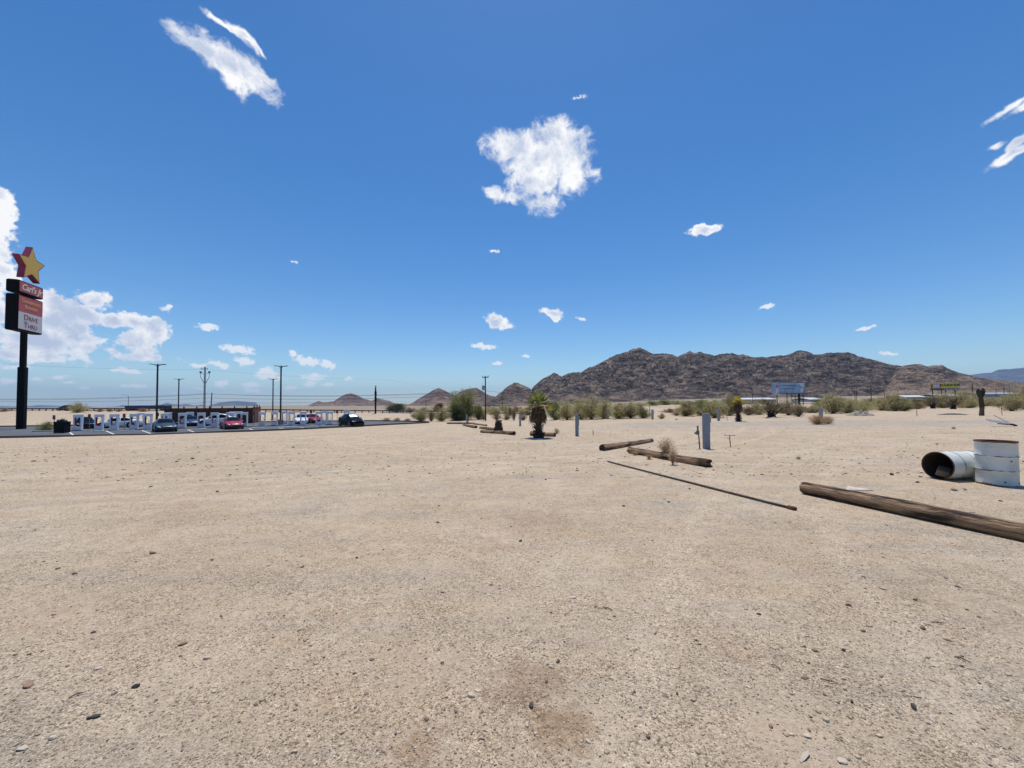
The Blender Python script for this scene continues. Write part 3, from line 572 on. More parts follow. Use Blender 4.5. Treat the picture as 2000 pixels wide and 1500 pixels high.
def drum_mat(name, seed):
    g = mat(name, (.66, .68, .63), .5, color2=(.47, .50, .47), scale=3, bump=.15, bscale=7, lo=.3, hi=.6); nt = g.node_tree; N = nt.nodes; Lk = nt.links; b = N['Principled BSDF']
    src = b.inputs['Base Color'].links[0].from_socket; tc = N.new('ShaderNodeTexCoord'); mp = N.new('ShaderNodeMapping'); mp.inputs['Location'].default_value = (seed, 0, seed); mp.inputs['Scale'].default_value = (1, 1, 1.8); Lk.new(tc.outputs['Object'], mp.inputs[0])
    sep = N.new('ShaderNodeSeparateXYZ'); Lk.new(tc.outputs['Object'], sep.inputs[0])
    def bandf(z, w):
        s = N.new('ShaderNodeMath'); s.operation = 'SUBTRACT'; s.inputs[1].default_value = z; Lk.new(sep.outputs[2], s.inputs[0]); a = N.new('ShaderNodeMath'); a.operation = 'ABSOLUTE'; Lk.new(s.outputs[0], a.inputs[0])
        d = N.new('ShaderNodeMapRange'); d.inputs['From Min'].default_value = 0; d.inputs['From Max'].default_value = w; d.inputs['To Min'].default_value = .25; d.inputs['To Max'].default_value = 0; Lk.new(a.outputs[0], d.inputs[0]); return d.outputs[0]
    n = N.new('ShaderNodeTexNoise'); n.inputs['Scale'].default_value = 5; n.inputs['Detail'].default_value = 7; n.inputs['Roughness'].default_value = .7; Lk.new(mp.outputs[0], n.inputs[0])
    s = n.outputs['Fac']
    for z, w in ((.30, .022), (.585, .022), (.0, .06), (.87, .03)):
        ad = N.new('ShaderNodeMath'); ad.operation = 'ADD'; Lk.new(s, ad.inputs[0]); Lk.new(bandf(z, w), ad.inputs[1]); s = ad.outputs[0]
    r = N.new('ShaderNodeValToRGB'); r.color_ramp.elements[0].position = .63; r.color_ramp.elements[1].position = .72; Lk.new(s, r.inputs[0])
    mx = N.new('ShaderNodeMix'); mx.data_type = 'RGBA'; Lk.new(r.outputs[0], mx.inputs[0]); Lk.new(src, mx.inputs[6]); mx.inputs[7].default_value = (.17, .085, .05, 1); Lk.new(mx.outputs[2], b.inputs['Base Color']); return g
M['drum_up'] = drum_mat('chipped_white_drum_paint', 3.1); M['drum_down'] = drum_mat('stained_white_drum_paint', 8.4)
D1 = depth(1941, 8.1); root = thing('steel_barrel', D1, 'upright white steel barrel with rust streaked ribs and open top', 'barrel', 'old white barrels')
barrel_mesh(root, Matrix.Rotation(.6, 3, 'Z').to_quaternion(), (0, 0, 0))
for an, z in ((-2.1, .085), (-1.22, .06), (-1.75, .50), (-1.35, .60)):       # bolt holes
    mb = MB(); mb.lathe([(.001, .002), (.014, .002), (.014, -.002)], n=10); o = mb.build('bolt_hole', M['rubber'], root); o.location = (.293 * math.cos(an), .293 * math.sin(an), z); o.rotation_mode = 'QUATERNION'; o.rotation_quaternion = Vector((math.cos(an), math.sin(an), 0)).to_track_quat('Z', 'Y')
D2 = Vector((9.24, 8.62, h1(9.24, 8.62))); root = thing('steel_barrel', D2, 'tipped over white steel barrel with its dark open mouth facing left', 'barrel', 'old white barrels')
ax = Vector((-1, -.13, 0)).normalized(); q = ax.to_track_quat('Z', 'Y'); barrel_mesh(root, q, Vector((0, 0, .30)) - ax * .88, upright=False)
mb = MB(); mb.box((.17, .03, .16), (.26, .22, .15), rot=Euler((.3, -.35, .6)).to_matrix(), bevel=.02); tag(mb.build('wood_block', M['cardboard'], loc=D2), 'brown block lying inside the tipped barrel', 'block')

# ------------------------------------------------------------------ campsite hookups
def pedestal(px, py, top, w, label, m='grey_box', dp=.16, rz=0):
    p = at(px, py); Z = p.y; h = (py - top) * Z / F; W = w * Z / F * .95
    W *= .86; root = thing('hookup_pedestal', p, label, 'pedestal', 'grey utility pedestals on the campsite', rz + random.uniform(-.05, .05))
    mb = MB(); mb.box((0, 0, h / 2 - .03), (W, dp, h + .02), bevel=.008); mb.build('cabinet', M[m], root)
    mb = MB(); mb.box((0, -.01, h + .012 - .02), (W * 1.1, dp * 1.2, .03), bevel=.006); mb.build('cap', M[m], root)
    mb = MB(); mb.box((W / 2 + .028, 0, h * .82), (.05, dp * .7, h * .16), bevel=.006); mb.build('outlet_box', M['grey_box2'], root)
    mb = MB(); mb.box((W / 2 + .02, .0, h * .6), (.02, dp * .5, h * .25), bevel=.004); mb.build('side_cover', M[m], root)
    mb = MB(); mb.lathe([(.001, h + .0), (.02, h), (.02, h * .93), (.001, h * .93)], (0, -dp / 2 - .01, -h * .12), n=8); mb.build('latch', M['metal'], root)
    return root
pedestal(1380, 876.5, 808, 14, 'tall blue grey pedestal standing beside the thin spigot post, the nearest of all')
pedestal(1127, 851.5, 809, 7.2, 'blue grey pedestal standing right of the green palm')
pedestal(1016, 832.5, 809, 5, 'grey pedestal between the wooden utility pole and the green palm', 'grey_box2')
pedestal(911.5, 828.5, 810, 2.6, 'thin grey pedestal directly below the dark brown post', 'grey_box2')
pedestal(1187.5, 818.5, 800, 4.5, 'grey pedestal standing in front of the green bushes right of the palm', 'grey_box2')
pedestal(1274.5, 819, 800, 4.5, 'grey pedestal beside the small round tree and tall steel pole', 'grey_box2')
pedestal(1403.5, 822, 798, 4.8, 'grey pedestal left of the yellow topped palm', 'grey_box2')
pedestal(1603.5, 817, 797, 8, 'grey pedestal half hidden behind the straw coloured tumbleweed', 'grey_box2')
# spigot with box, T spigot
p = at(1367, 876.5); root = thing('water_spigot', p, 'thin leaning post with a faded green valve box beside the tall pedestal', 'spigot')
mb = MB(); mb.tube([(0, 0, -.05), (-.03, 0, .45), (-.075, 0, .84)], .022, 8); mb.build('post', M['wood_dark'], root)
mb = MB(); mb.box((-.075, -.01, .60), (.10, .09, .15), bevel=.01); mb.box((-.07, -.01, .76), (.05, .05, .2), bevel=.008); mb.build('valve_box', M['green_box'], root)
mb = MB(); mb.box((-.15, -.01, .58), (.07, .06, .08), bevel=.01); mb.build('tap', M['green_box'], root)
mb = MB(); mb.box((-.05, -.02, .22), (.07, .02, .02)); mb.build('bracket', M['rust'], root)
p = at(1427, 873); root = thing('water_spigot', p, 'low rusty T shaped pipe stand right of the tall pedestal', 'spigot')
mb = MB(); mb.tube([(0, 0, -.05), (-.03, 0, .43)], .015, 8); mb.build('post', M['rust'], root)
mb = MB(); mb.tube([(-.22, 0, .45), (.16, 0, .44)], .014, 8); mb.tube([(-.22, 0, .44), (-.22, 0, .48)], .018, 8); mb.tube([(.16, 0, .43), (.16, 0, .465)], .018, 8); mb.build('crossbar', M['metal'], root)
mb = MB(); mb.tube([(-.005, 0, .17), (-.055, -.02, .18)], .012, 6); mb.tube([(-.02, 0, .30), (-.06, -.02, .31)], .012, 6); mb.build('tap', M['rust'], root)
def tpost(px, py, top, w, label, m='wood_dark', cross=None):
    p = at(px, py); Z = p.y; h = (py - top) * Z / F; root = thing('post', p, label, 'post'); r_ = max(w * Z / F / 2, .012)
    mb = MB(); mb.tube([(0, 0, -.1), (random.uniform(-.02, .02) * h, 0, h)], [r_, r_ * .85], 8); mb.build('shaft', M[m], root)
    mb = MB(); mb.lathe([(.001, h + .02), (r_ * 1.1, h), (r_ * 1.1, h - .04)], n=8); mb.build('tip', M['rust'] if m != 'metal' else M['metal'], root); return root
tpost(914, 826, 777, 2.2, 'dark brown square post standing in front of the big green tree')
tpost(1040, 838, 822, .9, 'thin bent stake left of the green palm', 'rust'); tpost(1035, 822, 795, 1, 'thin rusty rod standing left of the green palm skirt', 'rust')
tpost(1158.5, 849, 841, 1.5, 'short dark stake right of the pedestal by the palm'); tpost(1791, 813, 800, 1, 'thin stake in the sand right of the grey bushes', 'rust')
tpost(1957, 811, 796, .9, 'thin leaning stake right of the cactus', 'rust'); tpost(1420, 822, 813, 1, 'short pale stake between the pedestal and yellow palm', 'metal')

# ------------------------------------------------------------------ plants
def quads(P, D, s, w, asp=1.0):
    n = len(P); D = D / (np.linalg.norm(D, axis=1)[:, None] + 1e-9); q = rng.normal(size=(n, 3)); q = np.cross(D, q); q /= np.linalg.norm(q, axis=1)[:, None] + 1e-9
    a = q * (w / 2)[:, None]; b_ = D * s[:, None]
    V = np.stack([P - a * .3, P + a * .3 + b_ * .05, P + a + b_ * .55, P + b_, P - a + b_ * .5], 1)
    V = np.stack([P - a * .4, P + b_ * .5 + a, P + b_, P + b_ * .5 - a], 1)
    return V.reshape(-1, 3), np.arange(n * 4).reshape(-1, 4)
def shrub_mesh(R_, h, nst, nleaf, ls, lw, leafm, barkm, dense=1, stemr=.02, twigs=3, seed=0, vase=0, low=0):
    """dome shaped shrub: stems fan out from the base to an uneven ellipsoid; returns (stem MB, leaf verts, leaf quads)"""
    rg = np.random.default_rng(seed); mb = MB(); pts = []; dirs = []
    for i in range(nst):
        az = (i * .618 % 1) * 2 * PI + rg.normal() * .3; el = R(12 + 74 * rg.random()) if not vase else R(38 + 45 * rg.random())
        k_ = .72 + .36 * rg.random(); tx = R_ * math.cos(el) * k_; tz = h * (math.sin(el)**.8) * k_
        path = []; K = 6; bx, by = rg.normal() * .07 * R_, rg.normal() * .07 * R_
        for k in range(K + 1):
            s = k / K; rr = tx * s**(1.15 if vase else .9)
            path.append(Vector((bx + rr * math.cos(az) + rg.normal() * .03 * h * s, by + rr * math.sin(az) + rg.normal() * .03 * h * s, tz * (s**.85))))
        mb.tube(path, [stemr * (1 - .8 * k / K) for k in range(K + 1)], 4, cap=False)
        for k in range(1, K + 1):
            if k / K < low: continue
            for t in range(twigs):
                d = (path[k] - path[k - 1]).normalized() + Vector(rg.normal(size=3)) * .7; d.normalize(); ln = h * (.10 + .14 * rg.random())
                e = path[k] + d * ln; e.z = max(e.z, .02); mb.tube([path[k], (path[k] + e) / 2 + Vector(rg.normal(size=3)) * .01 * h, e], [stemr * .4, stemr * .28, stemr * .12], 3, cap=False)
                for j in range(3): pts.append(path[k].lerp(e, .4 + .3 * j)); dirs.append(d)
    pts = np.array(pts); dirs = np.array([tuple(d) for d in dirs]); i = rg.integers(0, len(pts), nleaf)
    P = pts[i] + rg.normal(size=(nleaf, 3)) * np.array([.07, .07, .06]) * h * dense; P[:, 2] = np.abs(P[:, 2]) + .01
    D = dirs[i] * .8 + rg.normal(size=(nleaf, 3)) * .8; s = ls * (.6 + .8 * rg.random(nleaf)); w = s * lw
    V, Q = quads(P, D, s, w); return mb, V, Q
PROTO = {}
def proto(key, *a, **k): PROTO[key] = (shrub_mesh(*a, **k), k['leafm'] if 'leafm' in k else a[6], a[7])
proto('olive', 1.3, 2.0, 34, 7500, .11, .4, 'leaf_olive', 'bark', seed=1)
proto('olive_b', 1.5, 1.8, 34, 7000, .11, .4, 'leaf_olive', 'bark', seed=2)
proto('olive_c', 1.4, 1.9, 28, 5200, .12, .35, 'leaf_olive', 'bark', seed=22, twigs=4)
proto('green', 1.4, 2.0, 34, 8000, .11, .45, 'leaf_green', 'bark', seed=3)
proto('tree', 2.1, 4.4, 44, 20000, .17, .4, 'leaf_green', 'bark', seed=4, dense=.9)
proto('tree_dark', 1.3, 2.8, 36, 14000, .13, .5, 'leaf_dark', 'bark_dark', seed=5, dense=1.1)
proto('dry', 1.1, 1.3, 40, 3000, .11, .25, 'leaf_dry', 'bark', seed=6, stemr=.014, twigs=4)
proto('rusty', 1.2, .9, 34, 3600, .10, .35, 'leaf_rust', 'bark', seed=7, stemr=.014)
proto('vase', 1.3, 1.9, 26, 2000, .11, .3, 'leaf_dry', 'bark_dark', seed=8, stemr=.045, twigs=3, vase=1, low=.45)
proto('straw', .8, .75, 70, 5000, .11, .14, 'leaf_straw', 'leaf_straw', seed=9, stemr=.006, twigs=4)
proto('weed', .20, .42, 44, 900, .06, .14, 'leaf_straw', 'leaf_straw', seed=10, stemr=.003, twigs=3, low=.1, vase=1)
proto('weed_green', .22, .25, 24, 420, .05, .35, 'leaf_olive', 'bark', seed=12, stemr=.003, twigs=2, low=.1)
BASE = {}
DIM0 = {'olive': (1.3, 2.0), 'olive_b': (1.5, 1.8), 'green': (1.4, 2.0), 'tree': (2.1, 4.4), 'tree_dark': (1.3, 2.8), 'dry': (1.1, 1.3), 'rusty': (1.2, .9), 'vase': (1.3, 1.9), 'straw': (.8, .75), 'weed': (.2, .42), 'weed_green': (.22, .25)}
def plant(key, px, py, wpx, hpx, label, cat='bush', name='bush', group=None, P=None, rz=None):
    p = P if P is not None else at(px, py); Z = p.y
    if key == 'olive' and random.random() < .5: key = 'olive_c'
    Vl = PROTO[key][0][1]; R_ = float(np.percentile(np.hypot(Vl[:, 0], Vl[:, 1]), 97)); h_ = float(np.percentile(Vl[:, 2], 99.3))
    W = wpx * Z / F; Hh = hpx * Z / F; s = (W / (2 * R_), W / (2 * R_), Hh / h_)
    if key not in BASE:
        (mb, V, Q), lm, bm = PROTO[key]; root = thing(name, p, label, cat, group)
        mb.build('branches' if name != 'tree' else 'trunk', M[bm], root, True); npmesh('foliage' if name != 'tree' else 'crown', V, Q, M[lm], root); BASE[key] = root
    else: root = copytree(BASE[key])
    for k in ('label', 'category', 'group'):
        if k in root: del root[k]
    nm = name; root.name = nm; root.location = p; root.scale = s; root.rotation_euler = (0, 0, random.uniform(0, 6.3) if rz is None else rz); tag(root, label, cat, group)
    return root
RB = 'desert bushes beyond the campsite'
plant('tree', 905, 820, 62, 56, 'big airy green tree behind the dark brown post', 'tree', 'tree')
plant('tree_dark', 893, 822, 36, 30, 'dense dark green shrub filling the left foot of the big tree', group=RB)
for a in [('olive', 823, 824, 34, 26, 'pale olive bush at the right end of the paved lot'), ('dry', 842, 823, 18, 22, 'bare grey twiggy bush between the olive bushes by the lot end'), ('olive_b', 862, 823, 30, 24, 'yellow green bush left of the big tree'),
          ('green', 935, 820, 26, 30, 'light green bush at the right foot of the big tree'), ('dry', 944, 820, 14, 12, 'dry low brush at the foot of the wooden utility pole'),
          ('dry', 970, 820, 22, 13, 'dry brush behind the rough palm stump'), ('dry', 990, 820, 24, 12, 'dry brush between the stump and the tall thin bare bush'), ('dry', 1004, 821, 12, 26, 'tall thin bare bush left of the green palm'), ('dry', 1022, 821, 20, 12, 'dry brush just left of the green palm'),
          ('green', 1085, 820, 44, 36, 'bushy green shrub just right of the green palm'), ('olive', 1108, 820, 46, 38, 'olive bush left of the tallest bush by the palm'), ('olive_b', 1135, 819, 46, 40, 'olive bush right behind the pedestal by the palm'),
          ('olive', 1155, 819, 50, 47, 'tallest olive bush of the row right of the palm'), ('olive_b', 1180, 818, 44, 38, 'olive bush behind the second grey pedestal'), ('olive', 1208, 818, 42, 30, 'bush in front of the red canopy'),
          ('olive', 1232, 817, 46, 33, 'bush with pale stems right of the red canopy'), ('green', 1256, 817, 34, 20, 'low green bush left of the tall steel pole'), ('olive_b', 1292, 818, 17, 11, 'small round bush on one stem right of the tall steel pole'),
          ('rusty', 1308, 806, 36, 8, 'rust coloured low brush beyond the steel pole'), ('rusty', 1335, 803, 40, 7, 'rust brown low brush beyond the white rock'), ('olive', 1340, 813, 44, 30, 'olive bush left of the dark green cactus'), ('dry', 1322, 812, 22, 9, 'dry brush at the foot of the olive bush by the white rock'),
          ('green', 1372, 812, 46, 30, 'green bush just behind the tall nearest pedestal'), ('olive', 1396, 816, 56, 36, 'large olive bush between the nearest pedestal and yellow palm'), ('olive_b', 1424, 812, 46, 42, 'largest olive bush left of the yellow palm'), 
          ('dry', 1462, 811, 40, 20, 'dry bush right of the yellow palm'), ('olive_b', 1482, 810, 36, 20, 'low bush left of the dark forked shrub'), ('dry', 1540, 811, 44, 30, 'tan bush right of the dark forked shrub'), ('dry', 1560, 814, 32, 26, 'brown bush under the blue billboard post'),
          ('rusty', 1585, 806, 40, 12, 'rust green brush left of the big olive bush by the tumbleweed'), ('olive', 1628, 808, 52, 40, 'big olive bush behind the tumbleweed'), ('olive_b', 1655, 807, 44, 24, 'olive brush right of the big bush behind the tumbleweed'), ('olive_b', 1680, 804, 50, 16, 'low olive brush behind the pale rubble mound'),
          ('olive', 1722, 802, 34, 24, 'olive bush with a dark hollow right of the rubble mound'), ('olive', 1748, 803, 44, 34, 'wide olive bush below the storage building'), ('green', 1766, 803, 30, 24, 'green bush with a dark base right of the wide olive one'),
          ('rusty', 1790, 799, 30, 14, 'reddish brush below the storage building'), ('olive', 1842, 797, 40, 30, 'olive bush behind the bare forked tree under the yellow billboard'), ('olive_b', 1882, 796, 48, 32, 'long olive bush under the right end of the yellow billboard'),
          ('olive', 1902, 795, 36, 28, 'olive bush immediately left of the cactus'), ('rusty', 1936, 791, 40, 12, 'rust brown brush right of the cactus'), ('olive', 1976, 803, 40, 34, 'small olive tree shaped bush at the far right'), ('olive_b', 2003, 801, 42, 50, 'olive bush cut off by the right edge of the photo')]:
    plant(*a, group=RB)
plant('vase', 1507, 815, 62, 36, 'dark forked shrub fanning out like a vase', 'shrub', 'shrub'); plant('vase', 1822, 798, 34, 26, 'bare forked tree under the left end of the yellow billboard', 'shrub', 'shrub'); plant('vase', 1861, 799, 36, 28, 'crooked bare shrub under the right half of the yellow billboard', 'shrub', 'shrub')
plant('straw', 1597, 829, 34, 18, 'straw coloured tumbleweed in front of the half hidden pedestal', 'tumbleweed', 'tumbleweed'); plant('straw', 1617, 828, 22, 15, 'smaller straw tumbleweed touching the right of the larger one', 'tumbleweed', 'tumbleweed')
plant('weed', 1300, 896, 36, 40, 'tall reddish dry weed growing behind the forked log', 'weed', 'dry_weed', rz=1); plant('weed', 1314, 908, 22, 34, 'dry weed with green tips growing in front of the forked log', 'weed', 'dry_weed', rz=2)
plant('weed', 1240, 889, 16, 8, 'low dry grass tuft at the left end of the forked log', 'weed', 'dry_weed'); plant('weed', 1268, 897, 16, 10, 'low dry grass tuft in the shade of the forked log', 'weed', 'dry_weed')
plant('weed_green', 1560, 897, 12, 6, 'tiny yellow green weed alone on the gravel right of the forked log', 'weed', 'green_weed'); plant('weed_green', 1863, 838, 9, 5, 'tiny yellow weed on the grey drive left of the fallen sign', 'weed', 'green_weed')
plant('weed_green', 1087, 847.5, 14, 12, 'small green seedling bush right of the log behind the palm', 'weed', 'green_weed')
plant('weed_green', 1830, 868, 8, 3, 'dry yellow tuft on the gravel beyond the barrels', 'weed', 'green_weed')
plant('green', 92, 842, 30, 18, 'yellow green bush beside the foot of the tall restaurant sign')
plant('olive_b', 152, 806, 34, 20, 'windblown dark bush on the highway embankment at left')
for x, w, l in ((280, 22, 'reddish brush at the rail left of the first lamp post'), (8, 18, 'tan brush at the rail at the far left edge'), (195, 14, 'dry clump on the embankment right of the windblown bush'), (215, 12, 'brown clump on the embankment above the white car'), (232, 10, 'dark clump on the embankment left of the highway lamp')):
    plant('rusty', x, 806, w, 7, l, P=depth(x, 103))
EB = 'roadside brush along the foot of the embankment'
for x, y, w, l in ((755, 822, 18, 'dry grass clump behind the black car near the lot edge'), (776, 822, 14, 'dry grass clump at the lot edge right of the black car'), (796, 823, 16, 'dry grass clump left of the pale olive bush')):
    plant('straw', x, y, w, 6, l, group=EB)
plant('tree_dark', 775, 803, 46, 16, 'dark green trees standing beyond the guard rail', 'tree', 'tree', P=depth(775, 150)); plant('tree_dark', 858, 800, 22, 14, 'dark tree at the foot of the pointed hill', 'tree', 'tree', P=depth(858, 190))
for i, x in enumerate(range(800, 1060, 26)):
    plant('olive_b' if i % 2 else 'rusty', x, 803, 34, 9 + i % 3, 'low scrub on the flat land before the hills', group='far scrub before the hills', P=depth(x, 135 + 12 * (i % 4)))
for i, x in enumerate(list(range(1250, 1500, 24)) + list(range(1640, 2020, 30))):
    plant('green' if i % 3 else 'olive_b', x, 790, 38, 8 + i % 3, 'low scrub on the far flat land before the dark mountain', group='far scrub before the dark mountain', P=depth(x, 170 + 16 * (i % 4)))

for i, (x0, x1, y) in enumerate(((1070, 1260, 812), (1330, 1440, 806), (1440, 1600, 806), (1600, 1780, 800), (1800, 1910, 795), (1925, 2010, 795), (940, 1040, 812), (815, 875, 816))):
    for x in np.arange(x0, x1, 15):
        plant(random.choice(['olive', 'olive_b', 'dry', 'olive_c', 'green', 'dry']), x + random.uniform(-5, 5), y + random.uniform(-3, 2), random.uniform(22, 36), random.uniform(9, 20) if i != 0 else random.uniform(16, 26), 'tangled low scrub filling in behind the row of larger bushes', group='scrub behind the larger bushes')
def palm(px, py, top, crown_w, label, fm, dead, seed, skirt=(.42, .72), trunk_w=.19, fl=.75, nf=22):
    p = at(px, py); h = (py - top) * p.y / F; rg = np.random.default_rng(seed); root = thing('palm_tree', p, label, 'palm tree')
    th = h * .62; mb = MB(); pr = []
    for i in range(26):
        z = -.03 + th * i / 25; r_ = trunk_w * (1.35 - .5 * min(1, i / 8)) * (1 + .10 * rg.normal()); pr.append((r_, z))
    mb.lathe(pr, n=14)
    for k in range(170):     # old leaf bases
        a = rg.random() * 2 * PI; z = th * rg.random()**1.2; r_ = trunk_w * (1.0 + .35 * max(0, 1 - z / th * 3)); c = Vector((r_ * math.cos(a), r_ * math.sin(a), z))
        mb.tube([c, c + Vector((math.cos(a), math.sin(a), .9)) * (.05 + .06 * rg.random())], [.025, .01], 4)
    mb.build('trunk', M['palm_trunk'], root)
    # dead skirt
    n = 1500; a = rg.random(n) * 2 * PI; z0 = h * (skirt[0] + (skirt[1] - skirt[0]) * rg.random(n)**.8); rr = dead * (.25 + .6 * rg.random(n)) * (0.6 + .5 * (1 - (z0 / h - skirt[0]) / (skirt[1] - skirt[0])))
    P = np.stack([rr * np.cos(a), rr * np.sin(a), z0], -1); D = np.stack([np.cos(a) * .22, np.sin(a) * .22, -np.ones(n)], -1) + rg.normal(size=(n, 3)) * .10
    V, Q = quads(P, D, h * (.07 + .11 * rg.random(n)), np.full(n, .024)); npmesh('dead_frond_skirt', V, Q, M['palm_dead'], root)
    # fan fronds
    for k in range(nf):
        az = 2 * PI * (k * .382) + rg.normal() * .15; el = R(82 - 96 * (k / nf)) + rg.normal() * .06; L = fl * (.55 + .15 * rg.random())
        d = Vector((math.cos(az) * math.cos(el), math.sin(az) * math.cos(el), math.sin(el))); b0 = Vector((0, 0, h * .66 + .1 * (1 - k / nf))); mid = b0 + d * L * .6 + Vector((0, 0, .05)); hub = b0 + d * L
        side = d.cross(Vector((0, 0, 1)));  side = side.normalized() if side.length > .05 else Vector((1, 0, 0)); nrm = side.cross(d).normalized()
        mb = MB(); mb.tube([b0, mid, hub], [.014, .01, .008], 4)
        for j in range(26):
            t = (j / 25 - .5) * R(230); dd = (d * math.cos(t) + side * math.sin(t) + nrm * .18 * abs(math.sin(t))).normalized(); ll = fl * .62 * (1 - .35 * abs(t) / 2)
            tip = hub + dd * ll - Vector((0, 0, .22 * ll * (1.2 - math.sin(el)))); m1 = hub + dd * ll * .55; w = dd.cross(nrm).normalized() * .022
            mb.add([hub, m1 - w, tip, m1 + w], [(0, 1, 2), (0, 2, 3)])
        mb.build('frond', M[fm if k < nf * .8 or fm == 'palm_yellow' else 'palm_yellow'], root)
    return root
palm(1052, 855, 768, 56, 'young fan palm with bright green crown and brown hanging skirt', 'palm_green', .52, 1, fl=.70, nf=20)
palm(1442, 823, 771, 24, 'narrow palm with yellowing crown and dark shaggy trunk', 'palm_yellow', .40, 2, skirt=(.46, .78), trunk_w=.17, fl=.55, nf=18)
p = at(974, 841); root = thing('palm_stump', p, 'rough brown palm stump standing among the logs', 'stump'); mb = MB(); rg = np.random.default_rng(5)
mb.lathe([(.30, -.05), (.27, .1), (.23, .3), (.19, .5), (.15, .68), (.08, .76), (.001, .74)], n=14)
for k in range(190):
    a_ = rg.random() * 2 * PI; z = .72 * rg.random(); r_ = .28 - .17 * z; c = Vector((r_ * math.cos(a_), r_ * math.sin(a_), z)); mb.tube([c, c + Vector((math.cos(a_) * .7, math.sin(a_) * .7, 1)) * (.05 + .06 * rg.random())], [.028, .01], 4)
mb.build('trunk', M['palm_trunk'], root)
# saguaro
p = at(1917, 812); root = thing('saguaro_cactus', p, 'two pronged dark cactus with a bare brown base', 'cactus')
def ribbed(path, rad, n=24, rib=12):
    V = []; K = len(path)
    for i, (q, r_) in enumerate(zip(path, rad)):
        for j in range(n):
            a_ = 2 * PI * j / n; rr = r_ * (1 + .08 * (1 if j % 2 else -1)); V.append((q[0] + rr * math.cos(a_), q[1] + rr * math.sin(a_), q[2]))
    return V, [(i * n + j, i * n + (j + 1) % n, (i + 1) * n + (j + 1) % n, (i + 1) * n + j) for i in range(K - 1) for j in range(n)] + [tuple((K - 1) * n + j for j in range(n))]
mb = MB(); mb.add(*ribbed([(0.02 * k, 0, -.05 + .2 * k) for k in range(6)], [.19, .20, .19, .18, .18, .19])); mb.build('base', M['cactus_base'], root)
mb = MB(); mb.add(*ribbed([(.09 - .012 * k, 0, .93 + .2 * k) for k in range(8)], [.18, .18, .18, .18, .18, .18, .17, .15]))
mb.build('stem', M['cactus'], root, False)
for sx in (-1, 1):
    mb = MB(); mb.add(*ribbed([(.02 + sx * (.06 + .20 * min(1, k / 2.5)), 0, 2.0 + .16 * k + (.06 if sx > 0 else 0)) for k in range(8)], [.11, .13, .135, .15, .165, .165, .13, .05])); mb.build('arm', M['cactus'], root)
# small cactus green
p = at(1366, 809); root = thing('small_cactus', p, 'small dark green upright cactus left of the nearest pedestal', 'cactus')
mb = MB(); mb.add(*ribbed([(0, 0, .15 * k) for k in range(6)], [.12, .16, .18, .17, .14, .04])); mb.build('stem', M['leaf_dark'], root)
mb = MB(); mb.add(*ribbed([(.28, 0, .3 + .1 * k) for k in range(5)], [.06, .1, .1, .09, .03])); mb.tube([(.1, 0, .3), (.28, 0, .33)], .06, 8); mb.build('arm', M['leaf_dark'], root)

# ------------------------------------------------------------------ mounds, fallen sign, red canopy
def mound(px, py, w, hgt, m, label, name='soil_mound', lump=.4, dep=.5):
    p = at(px, py); W = w * p.y / F / 2; K = 26; x, y = np.meshgrid(np.linspace(-1, 1, K * 2), np.linspace(-1, 1, K)); r_ = np.hypot(x, y)
    z = np.maximum(0, 1 - r_**1.6) * (1 + lump * fbm(x * 3 + px, y * 3, 4) * 2) * hgt - .04; idx = np.arange(x.size).reshape(x.shape)
    Fq = np.stack([idx[:-1, :-1], idx[:-1, 1:], idx[1:, 1:], idx[1:, :-1]], -1).reshape(-1, 4)
    return tag(npmesh(name, np.stack([x * W, y * W * dep, z], -1).reshape(-1, 3), Fq, m, loc=p), label, 'mound')
mound(1860, 810, 64, .22, M['soil'], 'low dark mound of soil left of the cactus'); mound(1680, 812, 60, .55, M['rubble'], 'long pale rubble and dirt mound behind the tumbleweeds', 'rubble_mound', .9, .3)
p = at(1966, 833); root = thing('fallen_sign', p, 'fallen grey board and white post lying propped on the sand at right', 'fallen sign', rz=.1)
mb = MB(); mb.box((-.55, .1, .33), (1.2, .30, .03), rot=Euler((.5, .16, -.1)).to_matrix()); mb.build('board', M['grey_box2'], root)
mb = MB(); mb.box((.05, .0, .13), (1.35, .1, .05), rot=Euler((0, .10, 0)).to_matrix()); mb.build('crosspiece', M['wood_dark'], root)
mb = MB(); mb.tube([(.55, 0, .05), (-.02, .6, .72)], .03, 8); mb.build('post', M['shed_roof'], root)
mb = MB(); mb.box((.5, -.02, .1), (.5, .14, .08), rot=Euler((0, .2, .2)).to_matrix()); mb.build('bracket', M['rubber'], root)
p = depth(1206, 60); p.z = h1(p.x, p.y); root = thing('red_canopy', p, 'red canopy roof showing above the bushes right of the palm', 'canopy')
mb = MB(); s = .95; z = 1.7 + (786 - 793) * 60 / F + .0
mb.add([(-s * .6, -.5, z - .45), (s * .55, -.5, z - .35), (s * .75, .5, z + .1), (-s * .6, .5, z - .1), (s * .1, 0, z + .55), (s * .8, 0, z + .5)], [(0, 1, 5, 4), (1, 2, 5), (2, 3, 4, 5), (3, 0, 4), (3, 2, 1, 0)]); mb.build('cover', M['red_tarp'], root)
mb = MB(); [mb.tube([(x, y, 0), (x, y, z - .2)], .03, 6) for x in (-.5, .5) for y in (-.4, .4)]; mb.build('frame', M['metal'], root)

